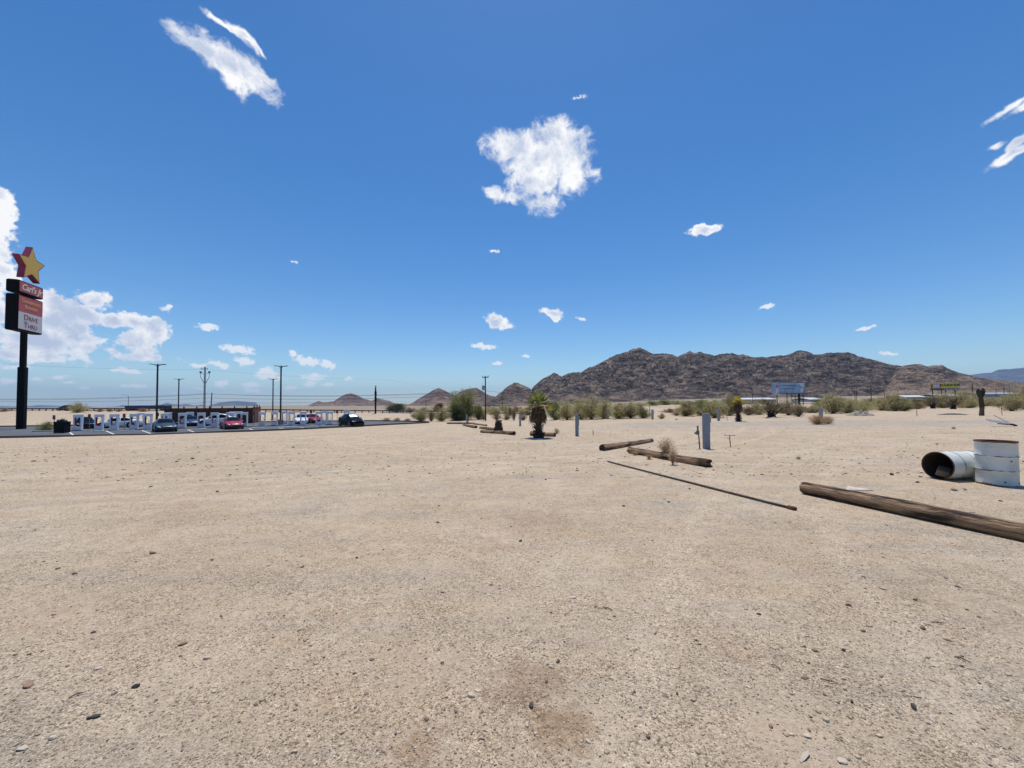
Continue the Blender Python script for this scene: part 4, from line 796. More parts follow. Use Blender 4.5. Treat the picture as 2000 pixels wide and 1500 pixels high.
# ------------------------------------------------------------------ restaurant pylon sign
t = Vector((-.38, .925, 0)).normalized(); n = Vector((t.y, -t.x, 0)); base = Vector((-64.4, 51.8, LOT))
ang_s = math.atan2(t.y, t.x)       # local x = along the face, local -y = towards the visible face
root = thing('restaurant_sign', base, 'tall pylon sign with a yellow star above the Carl\'s Jr and drive thru cabinets', 'sign', rz=ang_s)
off = -LOT
mb = MB(); mb.box((0, 0, (7.0 + off) / 2), (.70, .70, 7.0 + off), bevel=.05); mb.build('lower_pole', M['steel_dark'], root)
mb = MB(); mb.box((0, 0, off + 12.6), (.50, .50, 11.2), bevel=.04); mb.build('upper_pole', M['steel_dark'], root)
def cabinet(name, z0, z1, w=4.45, d=1.2):
    mb = MB(); mb.box((0, 0, off + (z0 + z1) / 2), (w, d, z1 - z0), bevel=.10); return mb.build(name, M['sign_black'], root)
def face(name, x0, x1, z0, z1, m, y=.607, par=None):
    mb = MB(); mb.box(((x0 + x1) / 2, -y, off + (z0 + z1) / 2), (x1 - x0, .02, z1 - z0)); return mb.build(name, m, par or root)
c1 = cabinet('name_cabinet', 16.5, 18.1); c2 = cabinet('menu_cabinet', 11.6, 16.25)
face('red_panel', -2.05, 2.05, 16.66, 17.94, M['sign_red'], par=c1)
face('red_panel', -2.1, 2.1, 14.05, 16.08, M['sign_red'], par=c2); face('white_panel', -2.1, 2.1, 11.82, 14.04, M['sign_white'], par=c2)
rx = (PI / 2, 0, 0)
text("Carl's Jr", 1.12, M['sign_letter_white'], c1, (0, -.63, off + 17.28), rx, shear=.35, sx=.98, bold=.018)
text('Charbroiled', .66, M['sign_gold'], c2, (0, -.63, off + 15.5), rx, small=True, sx=.98, bold=.01); text('Burgers', .66, M['sign_gold'], c2, (0, -.63, off + 14.78), rx, small=True, bold=.01)
text('Drive', 1.02, M['sign_letter_red'], c2, (0, -.63, off + 13.42), rx, small=True, sx=1.1); text('Thru', 1.02, M['sign_letter_red'], c2, (0, -.63, off + 12.42), rx, small=True, sx=1.1)
def star(Ro, Ri, rot=0):
    return [((Ro if k % 2 == 0 else Ri) * math.sin(k * PI / 5 + rot), (Ro if k % 2 == 0 else Ri) * math.cos(k * PI / 5 + rot)) for k in range(10)]
def starprism(R1, R2, th, yy, m, name, z=20.55, rot=0):
    mb = MB(); P = star(R1, R2, rot); V = [(x, yy - th / 2, z + off + q) for x, q in P] + [(x, yy + th / 2, z + off + q) for x, q in P] + [(0, yy - th / 2, z + off), (0, yy + th / 2, z + off)]
    Fc = [(20, k, (k + 1) % 10)[::1] for k in range(10)] + [(21, 10 + (k + 1) % 10, 10 + k) for k in range(10)] + [((k + 1) % 10, k, 10 + k, 10 + (k + 1) % 10) for k in range(10)]
    mb.add(V, Fc); return mb.build(name, m, root)
starprism(2.5, 1.25, .66, -.26, M['sign_red_dark'], 'star_cabinet'); starprism(2.3, 1.10, .03, -.60, M['sign_yellow'], 'star_face')

# ------------------------------------------------------------------ charging stands
def charger_parts(root):
    W, D_, Hh = .80, .34, 1.9
    def outline(w0, w1, z0, z1, r_, nn=6):
        pts = []
        for (cx, cz, a0) in ((w1 - r_, z1 - r_, 0), (-w1 + r_, z1 - r_, 90), (-w0 + r_, z0 + r_, 180), (w0 - r_, z0 + r_, 270)):
            for k in range(nn): a_ = R(a0 + 90 * k / (nn - 1)); pts.append((cx + r_ * math.cos(a_), cz + r_ * math.sin(a_)))
        return pts
    O = outline(W / 2 * .92, W / 2, 0, Hh, .05); I = outline(.25, .27, .50, 1.62, .16); n_ = len(O)
    for nm, m_, yy in (('shell', 'charger_white', D_),):
        mb = MB(); V = [(x, -yy / 2, z) for x, z in O] + [(x, -yy / 2, z) for x, z in I] + [(x, yy / 2, z) for x, z in O] + [(x, yy / 2, z) for x, z in I]; Fc = []
        for k in range(n_):
            j = (k + 1) % n_; Fc += [(j, k, n_ + k, n_ + j), (2 * n_ + k, 2 * n_ + j, 3 * n_ + j, 3 * n_ + k), (k, j, 2 * n_ + j, 2 * n_ + k)]
        mb.add(V, Fc); mb.build(nm, M[m_], root)
    mb = MB(); V = [(x, -D_ / 2, z) for x, z in I] + [(x, D_ / 2, z) for x, z in I]; mb.add(V, [((k + 1) % n_, k, n_ + k, n_ + (k + 1) % n_)[::-1] for k in range(n_)]); mb.build('inner_lining', M['charger_red'], root)
    mb = MB(); mb.box((0, 0, Hh + .035), (W * 1.06, D_ * 1.12, .07), bevel=.02); mb.build('top_cap', M['charger_white'], root)
    mb = MB(); mb.tube([(-.13, -.05, 1.5), (-.17, -.1, 1.1), (-.12, -.12, .72), (0, -.1, .62), (.1, -.08, .75), (.13, -.06, 1.15)], .022, 6); mb.build('cable', M['rubber'], root, True)
    mb = MB(); mb.box((0, 0, -.02), (W * 1.0, D_ * 1.3, .09), bevel=.01); mb.build('plinth', M['kerb'], root)
ROWA = R(20)
words = 'first second third fourth fifth sixth seventh eighth ninth tenth eleventh twelfth thirteenth fourteenth fifteenth sixteenth seventeenth'.split()
front = [(152.5, 841.3), (193.5, 841), (223, 840.3), (262, 839), (289, 838.5), (322, 837.5), (356, 836.6), (393, 836), (419, 835.5), (449, 834.5), (477, 833.6), (512, 832.7), (536, 831.8), (569.5, 831), (592, 830.5), (622.5, 830.5), (644, 829.8)]
near = ['in front of the black parked car', 'between the black and white cars', 'in front of the nose of the white car', 'at the tail of the white car', 'just left of the dark grey car', 'hidden behind the dark grey car', 'just right of the dark grey car', 'in front of the blue car', 'left of the red car', 'hidden behind the red car', 'touching the right side of the red car', 'right of the fence corner', 'left of the lamp post base', 'right of the lamp post base', 'in front of the white and red cars at right', 'right of the far red car', 'left of the sunshade car']
proto_c = None; cs = {}
def charger(px, py, label, group, rz, z=LOT):
    global proto_c
    p = lotat(px, py, z); 
    if proto_c is None: root = thing('charging_stand', p, label, 'charger', group, rz); charger_parts(root); proto_c = root
    else: root = copytree(proto_c); root.location = p; root.rotation_euler = (0, 0, rz); tag(root, label, 'charger', group)
    root.name = 'charging_stand'; return root
for i, (x, y) in enumerate(front): charger(x, y, '%s near row stand from left, %s' % (words[i], near[i].replace(' parked', '')), 'near row of charging stands', ROWA)
back = [(275, 833.5, 'beyond the fourth near stand'), (328, 832.5, 'showing above the roof of the dark grey car'), (371, 831.5, 'left of the blue car'), (454, 829.8, 'showing left of centre above the red car'), (467, 829.3, 'showing above the right side of the red car'), (556, 828, 'behind the lamp post on its concrete base'), (633, 827, 'close behind the last near stands'), (677, 826.5, 'above the roof of the sunshade car')]
for x, y, l in back: charger(x, y, 'white charging stand in the far row, ' + l, 'far row of charging stands', ROWA + PI)
# islands under the stands
def line_pts(lst, dy): return [lotat(x, y) + Vector((-math.sin(ROWA), math.cos(ROWA), 0)) * dy for x, y in lst]
pts = line_pts([front[0], front[3], front[6], front[9], front[12], front[16]], -.35); d0 = (pts[1] - pts[0]).normalized()
pts = [pts[0] - d0 * 4] + pts + [pts[-1] + d0 * 1.5]
tag(strip(pts, .8, LOT - .02, LOT + .10, 'kerb', M['kerb'], 1), kind='structure')
for i, (a_, b_) in enumerate(zip((165, 176, 188, 199, 237, 248, 259, 372, 381, 391, 399, 496, 504, 513, 553, 562, 571, 577, 609, 617, 632), (842.5, 842.5, 842, 842, 841, 840.8, 840.5, 839, 838.7, 838.3, 838, 835.5, 835, 835, 833.5, 833.5, 833.3, 833, 832, 832, 831.7))):
    p = lotat(a_, b_ + .9); mb = MB(); mb.box((0, 0, .06), (.42, .16, .12), rz=ROWA, bevel=.03); o = mb.build('kerb_stone', M['white_paint'], loc=p)
    tag(o, 'short white painted stone at the foot of the near row of stands', 'kerb stone', 'white stones before the charging stands')
# painted bay lines
for x0, y0, x1, y1 in ((134, 843, 146, 851.5), (207, 841.5, 226, 849.5), (277, 840.5, 300, 848.8), (366, 839, 385, 846), (487, 837, 500, 841.8), (545, 835.5, 562, 839), (586, 834.5, 606, 837.2), (600, 833.5, 640, 834.4)):
    a_ = lotat(x0, y0, LOT + .004); b_ = lotat(x1, y1, LOT + .004); t_ = (b_ - a_).normalized(); n_ = Vector((-t_.y, t_.x, 0)) * .07
    mb = MB(); mb.add([a_ - n_, b_ - n_, b_ + n_, a_ + n_], [(0, 1, 2, 3)]); tag(mb.build('parking_line', M['white_paint']), kind='structure')

# ------------------------------------------------------------------ cars
def car(loc, rz, paint, label, Ls=1.0, Hs=1.0, shade=False):
    root = thing('parked_car', loc, label, 'car', 'cars parked at the charging stands', rz)
    st = np.array([(2.36, .60, .34, .50, .52, .50), (2.30, .74, .26, .58, .61, .62), (2.12, .84, .22, .64, .69, .68), (1.75, .90, .20, .72, .80, .70), (1.25, .92, .2, .80, .92, .70), (1.10, .92, .2, .83, .97, .70), (.75, .925, .2, .86, 1.17, .655), (.35, .93, .2, .885, 1.36, .61), (.0, .93, .2, .90, 1.43, .59), (-.4, .93, .2, .905, 1.445, .585), (-.9, .93, .2, .925, 1.40, .575), (-1.3, .92, .2, .95, 1.30, .57), (-1.7, .91, .21, .985, 1.15, .59), (-2.0, .88, .24, 1.0, 1.07, .62), (-2.25, .82, .30, .96, 1.04, .62), (-2.36, .70, .42, .80, .86, .56)])
    xs = np.linspace(2.36, -2.36, 60); S = np.stack([xs] + [np.interp(-xs, -st[:, 0], st[:, k]) for k in range(1, 6)], -1); S[:, 0] *= Ls; S[:, [3, 4]] *= Hs
    def sec(s):
        x, w, zl, zb, zr, rw = s
        half = [(0, zl), (w * .8, zl), (w * .97, zl + .08), (w, zl + .25 * (zb - zl)), (w * 1.0, zl + .6 * (zb - zl)), (w * .975, zb - .03), (w * .94, zb), ((w * .94 + rw) / 2 + .02, (zb + zr) / 2 + .01), (rw + .02, zr - .05), (rw - .06, zr - .005), (rw * .5, zr + .02), (0, zr + .028)]
        return [(x, y, z) for y, z in half] + [(x, -y, z) for y, z in half[-2:0:-1]]
    V = []; n_ = None
    for s in S: q = sec(s); n_ = len(q); V += q
    Fc = [(i * n_ + k, (i + 1) * n_ + k, (i + 1) * n_ + (k + 1) % n_, i * n_ + (k + 1) % n_) for i in range(len(S) - 1) for k in range(n_)] + [tuple(range(n_)), tuple((len(S) - 1) * n_ + k for k in range(n_ - 1, -1, -1))]
    mb = MB(); mb.add(V, Fc); mb.build('body', M[paint], root, True)
    f = lambda x, k: float(np.interp(-x, -st[:, 0], st[:, k])) * (Hs if k in (3, 4) else 1)
    def top(x0, x1, yf, name, m, dz=.012):
        X_ = np.linspace(x0, x1, 8); mb = MB(); V = []
        for x in X_:
            rw = f(x, 5); zr = f(x, 4)
            V += [(x * Ls + (.006 if x0 > 0 else -.006), yy * (rw - .02) * yf, zr + .028 - .030 * abs(yy)**2 + dz) for yy in (-1, -.5, 0, .5, 1)]
        mb.add(V, [(i * 5 + k, i * 5 + k + 1, (i + 1) * 5 + k + 1, (i + 1) * 5 + k) for i in range(7) for k in range(4)]); return mb.build(name, m, root, True)
    ws = top(1.08, .28, .97, 'windshield', M['glass']); top(-1.15, -1.85, .93, 'rear_window', M['glass']); top(.2, -1.05, .9, 'glass_roof', M['glass'], .004)
    if shade:
        s_ = top(.92, .44, .80, 'sunshade', M['shade'], .022); s_.parent = ws
    for sy in (-1, 1):
        for (x0, x1, nm) in ((.85, -.32, 'side_window'), (-.42, -1.55, 'side_window')):
            mb = MB(); V = []
            for x in np.linspace(x0, x1, 7):
                w, zb, zr, rw = f(x, 1), f(x, 3), f(x, 4), f(x, 5); a_ = (w * .94, zb + .02); c_ = (rw + .02, zr - .05); b_ = ((w * .94 + rw) / 2 + .02, (zb + zr) / 2 + .01)
                a_ = (a_[0] * .93 + b_[0] * .07 + .012, a_[1]); c_ = (c_[0] * .9 + b_[0] * .1 + .012, c_[1] * .9 + b_[1] * .1)
                V += [(x * Ls, sy * a_[0], a_[1]), (x * Ls, sy * (b_[0] + .014), b_[1]), (x * Ls, sy * c_[0], c_[1])]
            mb.add(V, [(i * 3 + k, i * 3 + k + 1, (i + 1) * 3 + k + 1, (i + 1) * 3 + k) for i in range(6) for k in range(2)]); mb.build(nm, M['glass'], root, True)
        mb = MB(); mb.box((.78 * Ls, sy * 1.0, .93 * Hs), (.12, .2, .13), bevel=.03); mb.build('mirror', M[paint], root)
        mb = MB(); mb.box((2.15 * Ls, sy * .66, .62 * Hs), (.28, .26, .09), rot=Euler((0, .25, -sy * .45)).to_matrix(), bevel=.03); mb.build('headlight', M['lamp'], root)
        mb = MB(); mb.box((-2.27 * Ls, sy * .62, .88 * Hs), (.12, .34, .10), rz=sy * .3, bevel=.03); mb.build('tail_light', M['charger_red'], root)
        for x in (1.45, -1.42):
            w = mb = MB(); rr = .35; mb.lathe([(rr * .62, -.10), (rr * .93, -.11), (rr, -.06), (rr, .06), (rr * .93, .11), (rr * .62, .10)], n=20); wh = mb.build('wheel', M['rubber'], root, True); wh.location = (x * Ls, sy * .84, rr); wh.rotation_euler = (PI / 2, 0, 0)
            mb = MB(); mb.lathe([(.001, .085 * -sy), (rr * .64, .09 * -sy)], n=20); [mb.box((rr * .34 * math.cos(q), rr * .34 * math.sin(q), -.1 * sy), (rr * .6, .05, .02), rz=q) for q in np.arange(5) * 2 * PI / 5]; mb.build('rim', M['alloy'], wh)
            mb = MB(); mb.lathe([(.33, .0), (.43, .0)], n=20); ac = mb.build('wheel_arch', M['trim'], root); ac.location = (x * Ls, sy * .936, .36); ac.rotation_euler = (PI / 2, 0, 0)
    mb = MB(); mb.box((2.33 * Ls, 0, .36), (.10, 1.2, .16), bevel=.03); mb.build('bumper_grille', M['trim'], root)
    mb = MB(); mb.box((0, 0, .20), (4.2 * Ls, 1.74, .12), bevel=.02); mb.build('underbody', M['trim'], root)
    return root
CF = R(-42)       # nose towards the camera
def lp(px, Z): d = ray(px, 800); return Vector((d.x * Z / d.y, Z, LOT))
car(lp(322, 45.3), CF - .02, 'paint_grey', 'dark blue grey car parked nose out on the near side of the stands')
car(lp(453, 49.6), CF - .05, 'paint_red', 'dark red car parked nose out beside the charging stands')
car(lp(686, 53.5), CF - .05, 'paint_black', 'black car with a silver sunshade at the right end of the row', Hs=1.16, Ls=1.03, shade=True)
car(lp(166, 52.5), CF + .05, 'paint_black', 'black car parked behind the leftmost charging stand', Hs=1.05)
car(lp(232, 53.5), R(-150), 'paint_white', 'white car parked behind the third stand from the left')
car(lp(373, 57), CF, 'paint_blue', 'blue car parked behind the eighth charging stand')
car(lp(424, 57.5), R(-155), 'paint_white', 'white tall car behind the ninth charging stand', Hs=1.2)
car(lp(588, 61.5), CF - .3, 'paint_white', 'white car parked behind the stands right of the lamp post')
car(lp(609, 63.5), CF + .1, 'paint_red', 'bright red car parked behind the farthest white car')

# ------------------------------------------------------------------ bin, lot signs, lamp posts
p = lotat(121, 846); root = thing('rubbish_bin', p, 'black rubbish bin overflowing with black bags at the left end of the lot', 'bin', rz=.2)
root.scale = (.66, .8, 1.15)
mb = MB(); mb.box((0, 0, .55), (1.45, .9, 1.02), taper=1.06); mb.build('tub', M['bin'], root)
mb = MB(); [mb.box((x, -.47, .55), (.05, .03, .95)) for x in np.linspace(-.6, .6, 6)]; mb.build('ribs', M['bin'], root)
mb = MB(); mb.box((0, -.03, 1.07), (1.58, 1.02, .07), bevel=.02); mb.build('rim', M['bin'], root)
mb = MB()
for q in ((-.4, 0, 1.15, .3), (.0, .1, 1.2, .33), (.42, -.05, 1.14, .28)): mb.lathe([(q[3] * math.sin(a_), q[2] + q[3] * .6 * math.cos(a_)) for a_ in np.linspace(PI * .7, .01, 8)], (q[0], q[1], 0), 12)
mb.build('bags', M['bag'], root, True)
mb = MB(); [mb.tube([(x, -.4, -.0), (x, -.4, .08)], .06, 8) for x in (-.6, .6)]; mb.build('castors', M['rubber'], root)
mb = MB(); mb.tube([(.72, 0, .95), (1.15, 0, .98)], .03, 6); mb.build('handle', M['bin'], root)
for i, (x, y, t0, w, l) in enumerate(((105.5, 845, 811, 5.2, 'beside the black rubbish bin'), (174.5, 841, 809, 5.5, 'in front of the leftmost black car'), (242.5, 840, 808, 5.5, 'in front of the door of the white car'), (308, 834, 806, 5, 'above the dark grey car by the first lamp post'), (494.5, 831, 804, 4.5, 'in front of the rust brown fence panel'), (607.5, 830, 801, 4.5, 'above the far red car'), (658.5, 829, 801, 4.2, 'left of the black car with the sunshade'))):
    p = lotat(x, y); h = (y - t0) * p.y / F; root = thing('parking_sign', p, 'small dark red sign ' + l, 'sign', 'small red signs in the charging lot')
    mb = MB(); mb.tube([(0, 0, 0), (0, 0, h)], .03, 6); mb.build('post', M['metal'], root)
    mb = MB(); mb.box((0, -.04, h - .24), (w * p.y / F, .02, .48)); pl = mb.build('panel', M['small_red'], root)
    mb = MB(); mb.box((0, -.053, h - .15), (w * p.y / F * .7, .004, .05)); mb.box((0, -.053, h - .30), (w * p.y / F * .6, .004, .05)); mb.build('marking', M['sign_red'], pl)
def lamp(px, Z, top, label, w=.16, base=False, Zb=None):
    d = ray(px, top); x = d.x * Z / d.y; zt = EYE + d.z * Z / d.y; g_ = LOT if Z < 66 else h1(x, Z); root = thing('lamp_post', (x, Z, g_), label, 'lamp post', 'dark lamp posts around the lot', ROWA)
    h = zt - g_
    mb = MB(); mb.tube([(0, 0, .0), (0, 0, h)], [w / 2 * 1.15, w / 2], 8); mb.build('pole', M['navy'], root)
    for sx in (-1, 1):
        mb = MB(); mb.box((sx * .48, 0, h + .07), (.75, .34, .07), rot=Euler((0, -sx * .13, 0)).to_matrix(), bevel=.02); mb.build('lamp_head', M['steel_dark'], root)
        mb = MB(); mb.tube([(0, 0, h - .18), (sx * .3, 0, h + .02)], .03, 6); mb.build('arm', M['steel_dark'], root)
    mb = MB(); mb.lathe([(.001, h + .2), (.06, h + .15), (.1, h - .25), (.001, h - .25)], n=10); mb.build('photocell', M['steel_dark'], root)
    mb = MB(); bh = .85 if base else .12; mb.lathe([(.36, -.05), (.36, bh), (.001, bh)], n=20); mb.build('concrete_base', M['kerb'], root, False)
lamp(308, 51, 713, 'leftmost tall lamp post rising behind the dark grey car', .2); lamp(349.5, 78, 741, 'shorter looking lamp post behind the brown fence', .2); lamp(533.5, 78, 741, 'farther lamp post left of the one on a concrete base', .2); lamp(549, 56.5, 716, 'tall lamp post standing on a round concrete base', .2, True)

# ------------------------------------------------------------------ brown fence
def fence_seg(root, a_, b_, z0, z1, m, posts):
    L = (b_ - a_).length; t_ = (b_ - a_).normalized(); rz = math.atan2(t_.y, t_.x); nb = int(L / .24)
    mb = MB()
    for k in range(nb):
        q = a_ + t_ * (k + .5) * L / nb; mb.box((q.x, q.y, (z0 + z1) / 2 + random.uniform(-.02, .02)), (L / nb * .93, .04 + .01 * (k % 3), z1 - z0), rz=rz)
    mb.build('boards', m, root)
    mb = MB(); q = (a_ + b_) / 2; mb.box((q.x, q.y, z1 + .03), (L, .14, .07), rz=rz); mb.build('top_rail', m, root)
    for k in range(posts):
        q = a_ + t_ * L * (k + .5) / posts; mb = MB(); mb.box((q.x, q.y, (z0 + z1) / 2 + .17), (.13, .13, z1 - z0 + .36), rz=rz); mb.build('post', M['fence_wood'], root)
A0 = lp(321, 62); A1 = lp(494, 64.5); A2 = lp(509, 70.5); root = thing('wooden_fence', A0, 'tall dark brown board fence behind the charging stands', 'fence')
zt = 1.30 - LOT
fence_seg(root, Vector((0, 0, 0)), A1 - A0, 0, zt, M['fence_wood'], 7); fence_seg(root, A1 - A0, A2 - A0, 0, zt + .12, M['fence_rust'], 3)
A3 = lp(330, 72); fence_seg(root, Vector((0, 0, 0)), A3 - A0, 0, zt, M['fence_wood'], 3)
mb = MB()
for k in range(4):
    q = lp(434.5 + k * 2.6, 63.4) - A0; mb.box((q.x, q.y - .05, 2.25 - .06 * (k % 2)), (.14, .02, .34), rz=0); mb.box((q.x + .07, q.y - .06, 2.12 + .12 * (k % 2)), (.2, .02, .07))
mb.build('red_marks', M['fence_rust'], root)
# ------------------------------------------------------------------ highway and guard rail
hp = [(x, 112) for x in np.linspace(-230, 30, 40)]
mb = MB(); V = []
for x, y in hp: z = float(roadz(x)) + .05; V += [(x, 110.5, z), (x, 121, z)]
mb.add(V, [(2 * i, 2 * i + 2, 2 * i + 3, 2 * i + 1) for i in range(len(hp) - 1)]); tag(mb.build('highway', M['asphalt']), kind='structure')
root = thing('guard_rail', (-100, 109, float(roadz(-100))), 'long dark guard rail on posts along the highway embankment', 'guard rail')
mb = MB(); V = []; xs = np.linspace(-185, -6, 90); Z0 = float(roadz(-100))
for x in xs:
    z = float(roadz(x)) - Z0; V += [(x + 100, -.04, z + .52), (x + 100, -.09, z + .60), (x + 100, -.05, z + .67), (x + 100, -.09, z + .74), (x + 100, -.04, z + .84), (x + 100, .0, z + .84), (x + 100, 0, z + .52)]
mb.add(V, [(i * 7 + k, (i + 1) * 7 + k, (i + 1) * 7 + (k + 1) % 7, i * 7 + (k + 1) % 7) for i in range(len(xs) - 1) for k in range(7)]); mb.build('rail', M['rail'], root)
mb = MB(); mb.box((0, 0, .35), (.2, .18, 1.0)); gp = mb.build('post', M['rail'], root)
for k in range(94):
    x = -184 + k * 1.9; q = gp if k == 0 else gp.copy()
    if k: col.objects.link(q); q.parent = root
    q.location = (x + 100, .1, float(roadz(x)) - Z0)
# lorry trailer and pickup on the highway
x0 = lp(250, 115).x; x1 = lp(328, 115).x; zr = float(roadz(x0)) + .05; root = thing('lorry', ((x0 + x1) / 2, 115, zr), 'long dark blue lorry trailer passing on the highway', 'lorry')
Lr = x1 - x0; mb = MB(); mb.box((-.6, 0, 1.05), (Lr - 1.6, 2.5, .75), bevel=.03); mb.build('flatbed_load', M['trailer_blue'], root)
mb = MB(); mb.box((Lr / 2 - .7, 0, 1.0), (1.9, 2.3, 1.0), bevel=.15); mb.build('cab', M['trailer_blue'], root)
for x in (-Lr / 2 + .8, -Lr / 2 + 2, Lr / 2 - 1):
    mb = MB(); mb.lathe([(.001, -1.2), (.45, -1.2), (.45, 1.2), (.001, 1.2)], n=16, rot=Matrix.Rotation(PI / 2, 3, 'X')); o = mb.build('wheel', M['rubber'], root); o.location = (x, 0, .45)
x0 = lp(127, 113).x; root = car(Vector((x0, 113.5, float(roadz(x0)) + .05)), PI, 'paint_black', 'dark pickup like car passing on the highway above the leftmost stand', Hs=1.1)
root['group'] = 'vehicles on the highway'; root.name = 'moving_car'
# highway street light
d = lp(250.5, 124); root = thing('street_lamp', (d.x, d.y, h1(d.x, d.y)), 'thin grey curved arm street lamp beside the highway', 'street lamp'); hh = 1.7 + (794 - 773) * 124 / F - h1(d.x, d.y)
mb = MB(); mb.tube([(0, 0, 0), (0, 0, hh)], [.1, .06], 8); mb.build('pole', M['metal'], root)
mb = MB(); mb.tube([(0, 0, hh - .3), (-.6, 0, hh + .2), (-1.7, 0, hh + .3)], .04, 6); mb.build('arm', M['metal'], root); mb = MB(); mb.box((-1.8, 0, hh + .28), (.6, .25, .12), bevel=.03); mb.build('lamp_head', M['metal'], root)
# edge-on pylon
Zp = 104; d = lp(733.5, Zp); root = thing('pylon_sign', (d.x, d.y, h1(d.x, d.y)), 'tall black pylon sign seen edge on beyond the black car', 'sign'); g0 = h1(d.x, d.y); fz = lambda py: EYE + (791 - py) * Zp / F - g0; k = Zp / F
mb = MB(); mb.box((0, 0, fz(780) / 2), (2.6 * k, 2.6 * k, fz(780)), taper=.9); mb.build('pole', M['steel_dark'], root)
mb = MB(); mb.box((0, 0, (fz(755) + fz(780)) / 2), (1.9 * k, .4, fz(755) - fz(780))); mb.build('upper_pole', M['steel_dark'], root)
rzv = math.atan2(d.y, d.x)
for a_, b_, w, m_, nm in ((784, 774.5, 4.2, 'sign_black', 'panel'), (773, 765, 4.4, 'sign_black', 'panel'), (763, 758, 2.8, 'wood_dark', 'panel'), (757.5, 753.5, 3.0, 'sign_gold', 'top_panel')):
    mb = MB(); mb.box((0, 0, (fz(a_) + fz(b_)) / 2), (3.4, w * k * .95, fz(b_) - fz(a_)), rz=rzv, bevel=.04); mb.build(nm, M[m_], root)

# ------------------------------------------------------------------ utility poles and wires
def upole(px, Z, top, w, label, m='wood_dark', cross=None, extra=None, group='utility poles'):
    d = ray(px, top); x = d.x * Z / d.y; zt_ = EYE + d.z * Z / d.y; g_ = h1(x, Z); h = zt_ - g_; r_ = w * Z / F / 2
    root = thing('utility_pole', (x, Z, g_), label, 'utility pole', group); mb = MB(); mb.tube([(0, 0, -.2), (0, 0, h)], [r_ * 1.2, r_ * .8], 8); mb.build('shaft', M[m], root)
    for cz, cl, cy in (cross or []):
        mb = MB(); mb.box((0, -r_, h - cz), (cl, .12, .14), rz=cy); ca = mb.build('crossarm', M[m], root)
        for s in (-1, 0, 1) if cl > 1 else (): mb = MB(); mb.lathe([(.001, .2), (.05, .18), (.05, .0)], (s * cl * .45 * math.cos(cy), -r_ + s * cl * .45 * math.sin(cy), h - cz + .07), 8); mb.build('insulator', M['grey_box2'], ca)
    return root, h, Vector((x, Z, g_))
rp, h, P948 = upole(948, 68, 734, 2.6, 'wooden utility pole with a grey transformer right of the big tree', cross=[(.25, 1.1, 0)])
mb = MB(); mb.lathe([(.001, .45), (.2, .42), (.24, .35), (.24, -.3), (.18, -.38), (.001, -.38)], (-.36, -.1, h - 2.0 + .3 - .4), 14); mb.build('transformer', M['grey_box2'], rp, True)
mb = MB(); mb.tube([(0, 0, h - 1.9), (-.3, -.08, h - 1.9)], .04, 6); mb.tube([(-.1, 0, h - .3), (-.5, -.05, h - 1.2), (-.36, -.1, h - 1.6)], .012, 5); mb.build('bracket', M['steel_dark'], rp)
mb = MB(); mb.tube([(.28, 0, h - .25), (.5, 0, h - .15), (.5, 0, h + .12)], .035, 6); mb.build('insulator', M['steel_dark'], rp)
rp, h4, P400 = upole(400.5, 90, 716.5, 3.4, 'tall grey transmission pole with cable loops behind the fence', 'metal', cross=[(.5, 1.6, 0)])
k = 90 / F
for s in (-1, 1):
    mb = MB(); mb.tube([(s * .1, 0, h4 - 30 * k * 1.1), (s * 5 * k, 0, h4 - 26 * k), (s * 8.5 * k, 0, h4 - 20 * k), (s * 9 * k, 0, h4 - 15 * k), (s * 7.5 * k, 0, h4 - 12 * k)], .05, 6); mb.build('cable_loop', M['steel_dark'], rp, True)
    mb = MB(); mb.tube([(0, 0, h4 - 13.5 * k), (s * 6 * k, 0, h4 - 13 * k)], .05, 6); mb.build('bracket', M['metal'], rp)
    mb = MB(); mb.box((s * 8.5 * k, 0, h4 - 10.5 * k), (.38, .3, .38), bevel=.05); mb.build('cable_terminal', M['steel_dark'], rp)
rp2, h5, P409 = upole(411.5, 84, 767, 1.9, 'short dark leaning pole right of the tall transmission pole')
rp2.rotation_euler = (0, .05, 0)
def wire(pts, label, r_=.022, sag=.6):
    mb = MB(); Q = []
    for a_, b_ in zip(pts[:-1], pts[1:]):
        for i in range(13):
            t_ = i / 12; q = a_.lerp(b_, t_); q.z -= sag * 4 * t_ * (1 - t_) * (b_ - a_).length / 60; Q.append(q) if i or not Q else None
    mb.tube(Q, r_, 4, cap=False); o = mb.build('power_line', M['rubber']); return tag(o, label, 'power line', 'power lines across the left half')
def wp(px, py, Z): d = ray(px, py); return Vector((0, 0, EYE)) + d * (Z / d.y)
wire([wp(-60, 779, 80), wp(400, 769, 88), wp(948, 763, 68), wp(1400, 795, 160)], 'upper of the power lines passing in front of the left sky')
wire([wp(-60, 780.5, 81), wp(411, 769.5, 84), wp(948, 765.5, 68)], 'second power line just under the upper one')
wire([wp(-60, 783, 80), wp(411, 777, 84), wp(948, 769, 68)], 'third power line down across the left sky')
wire([wp(300, 791, 84), wp(411, 785, 84), wp(590, 786, 90), wp(700, 786, 110)], 'lowest power line above the brown fence')
wire([wp(-60, 706, 90), wp(400, 722, 90), wp(760, 741, 140), wp(1100, 790, 400)], 'faint high line crossing the small clouds', .012)
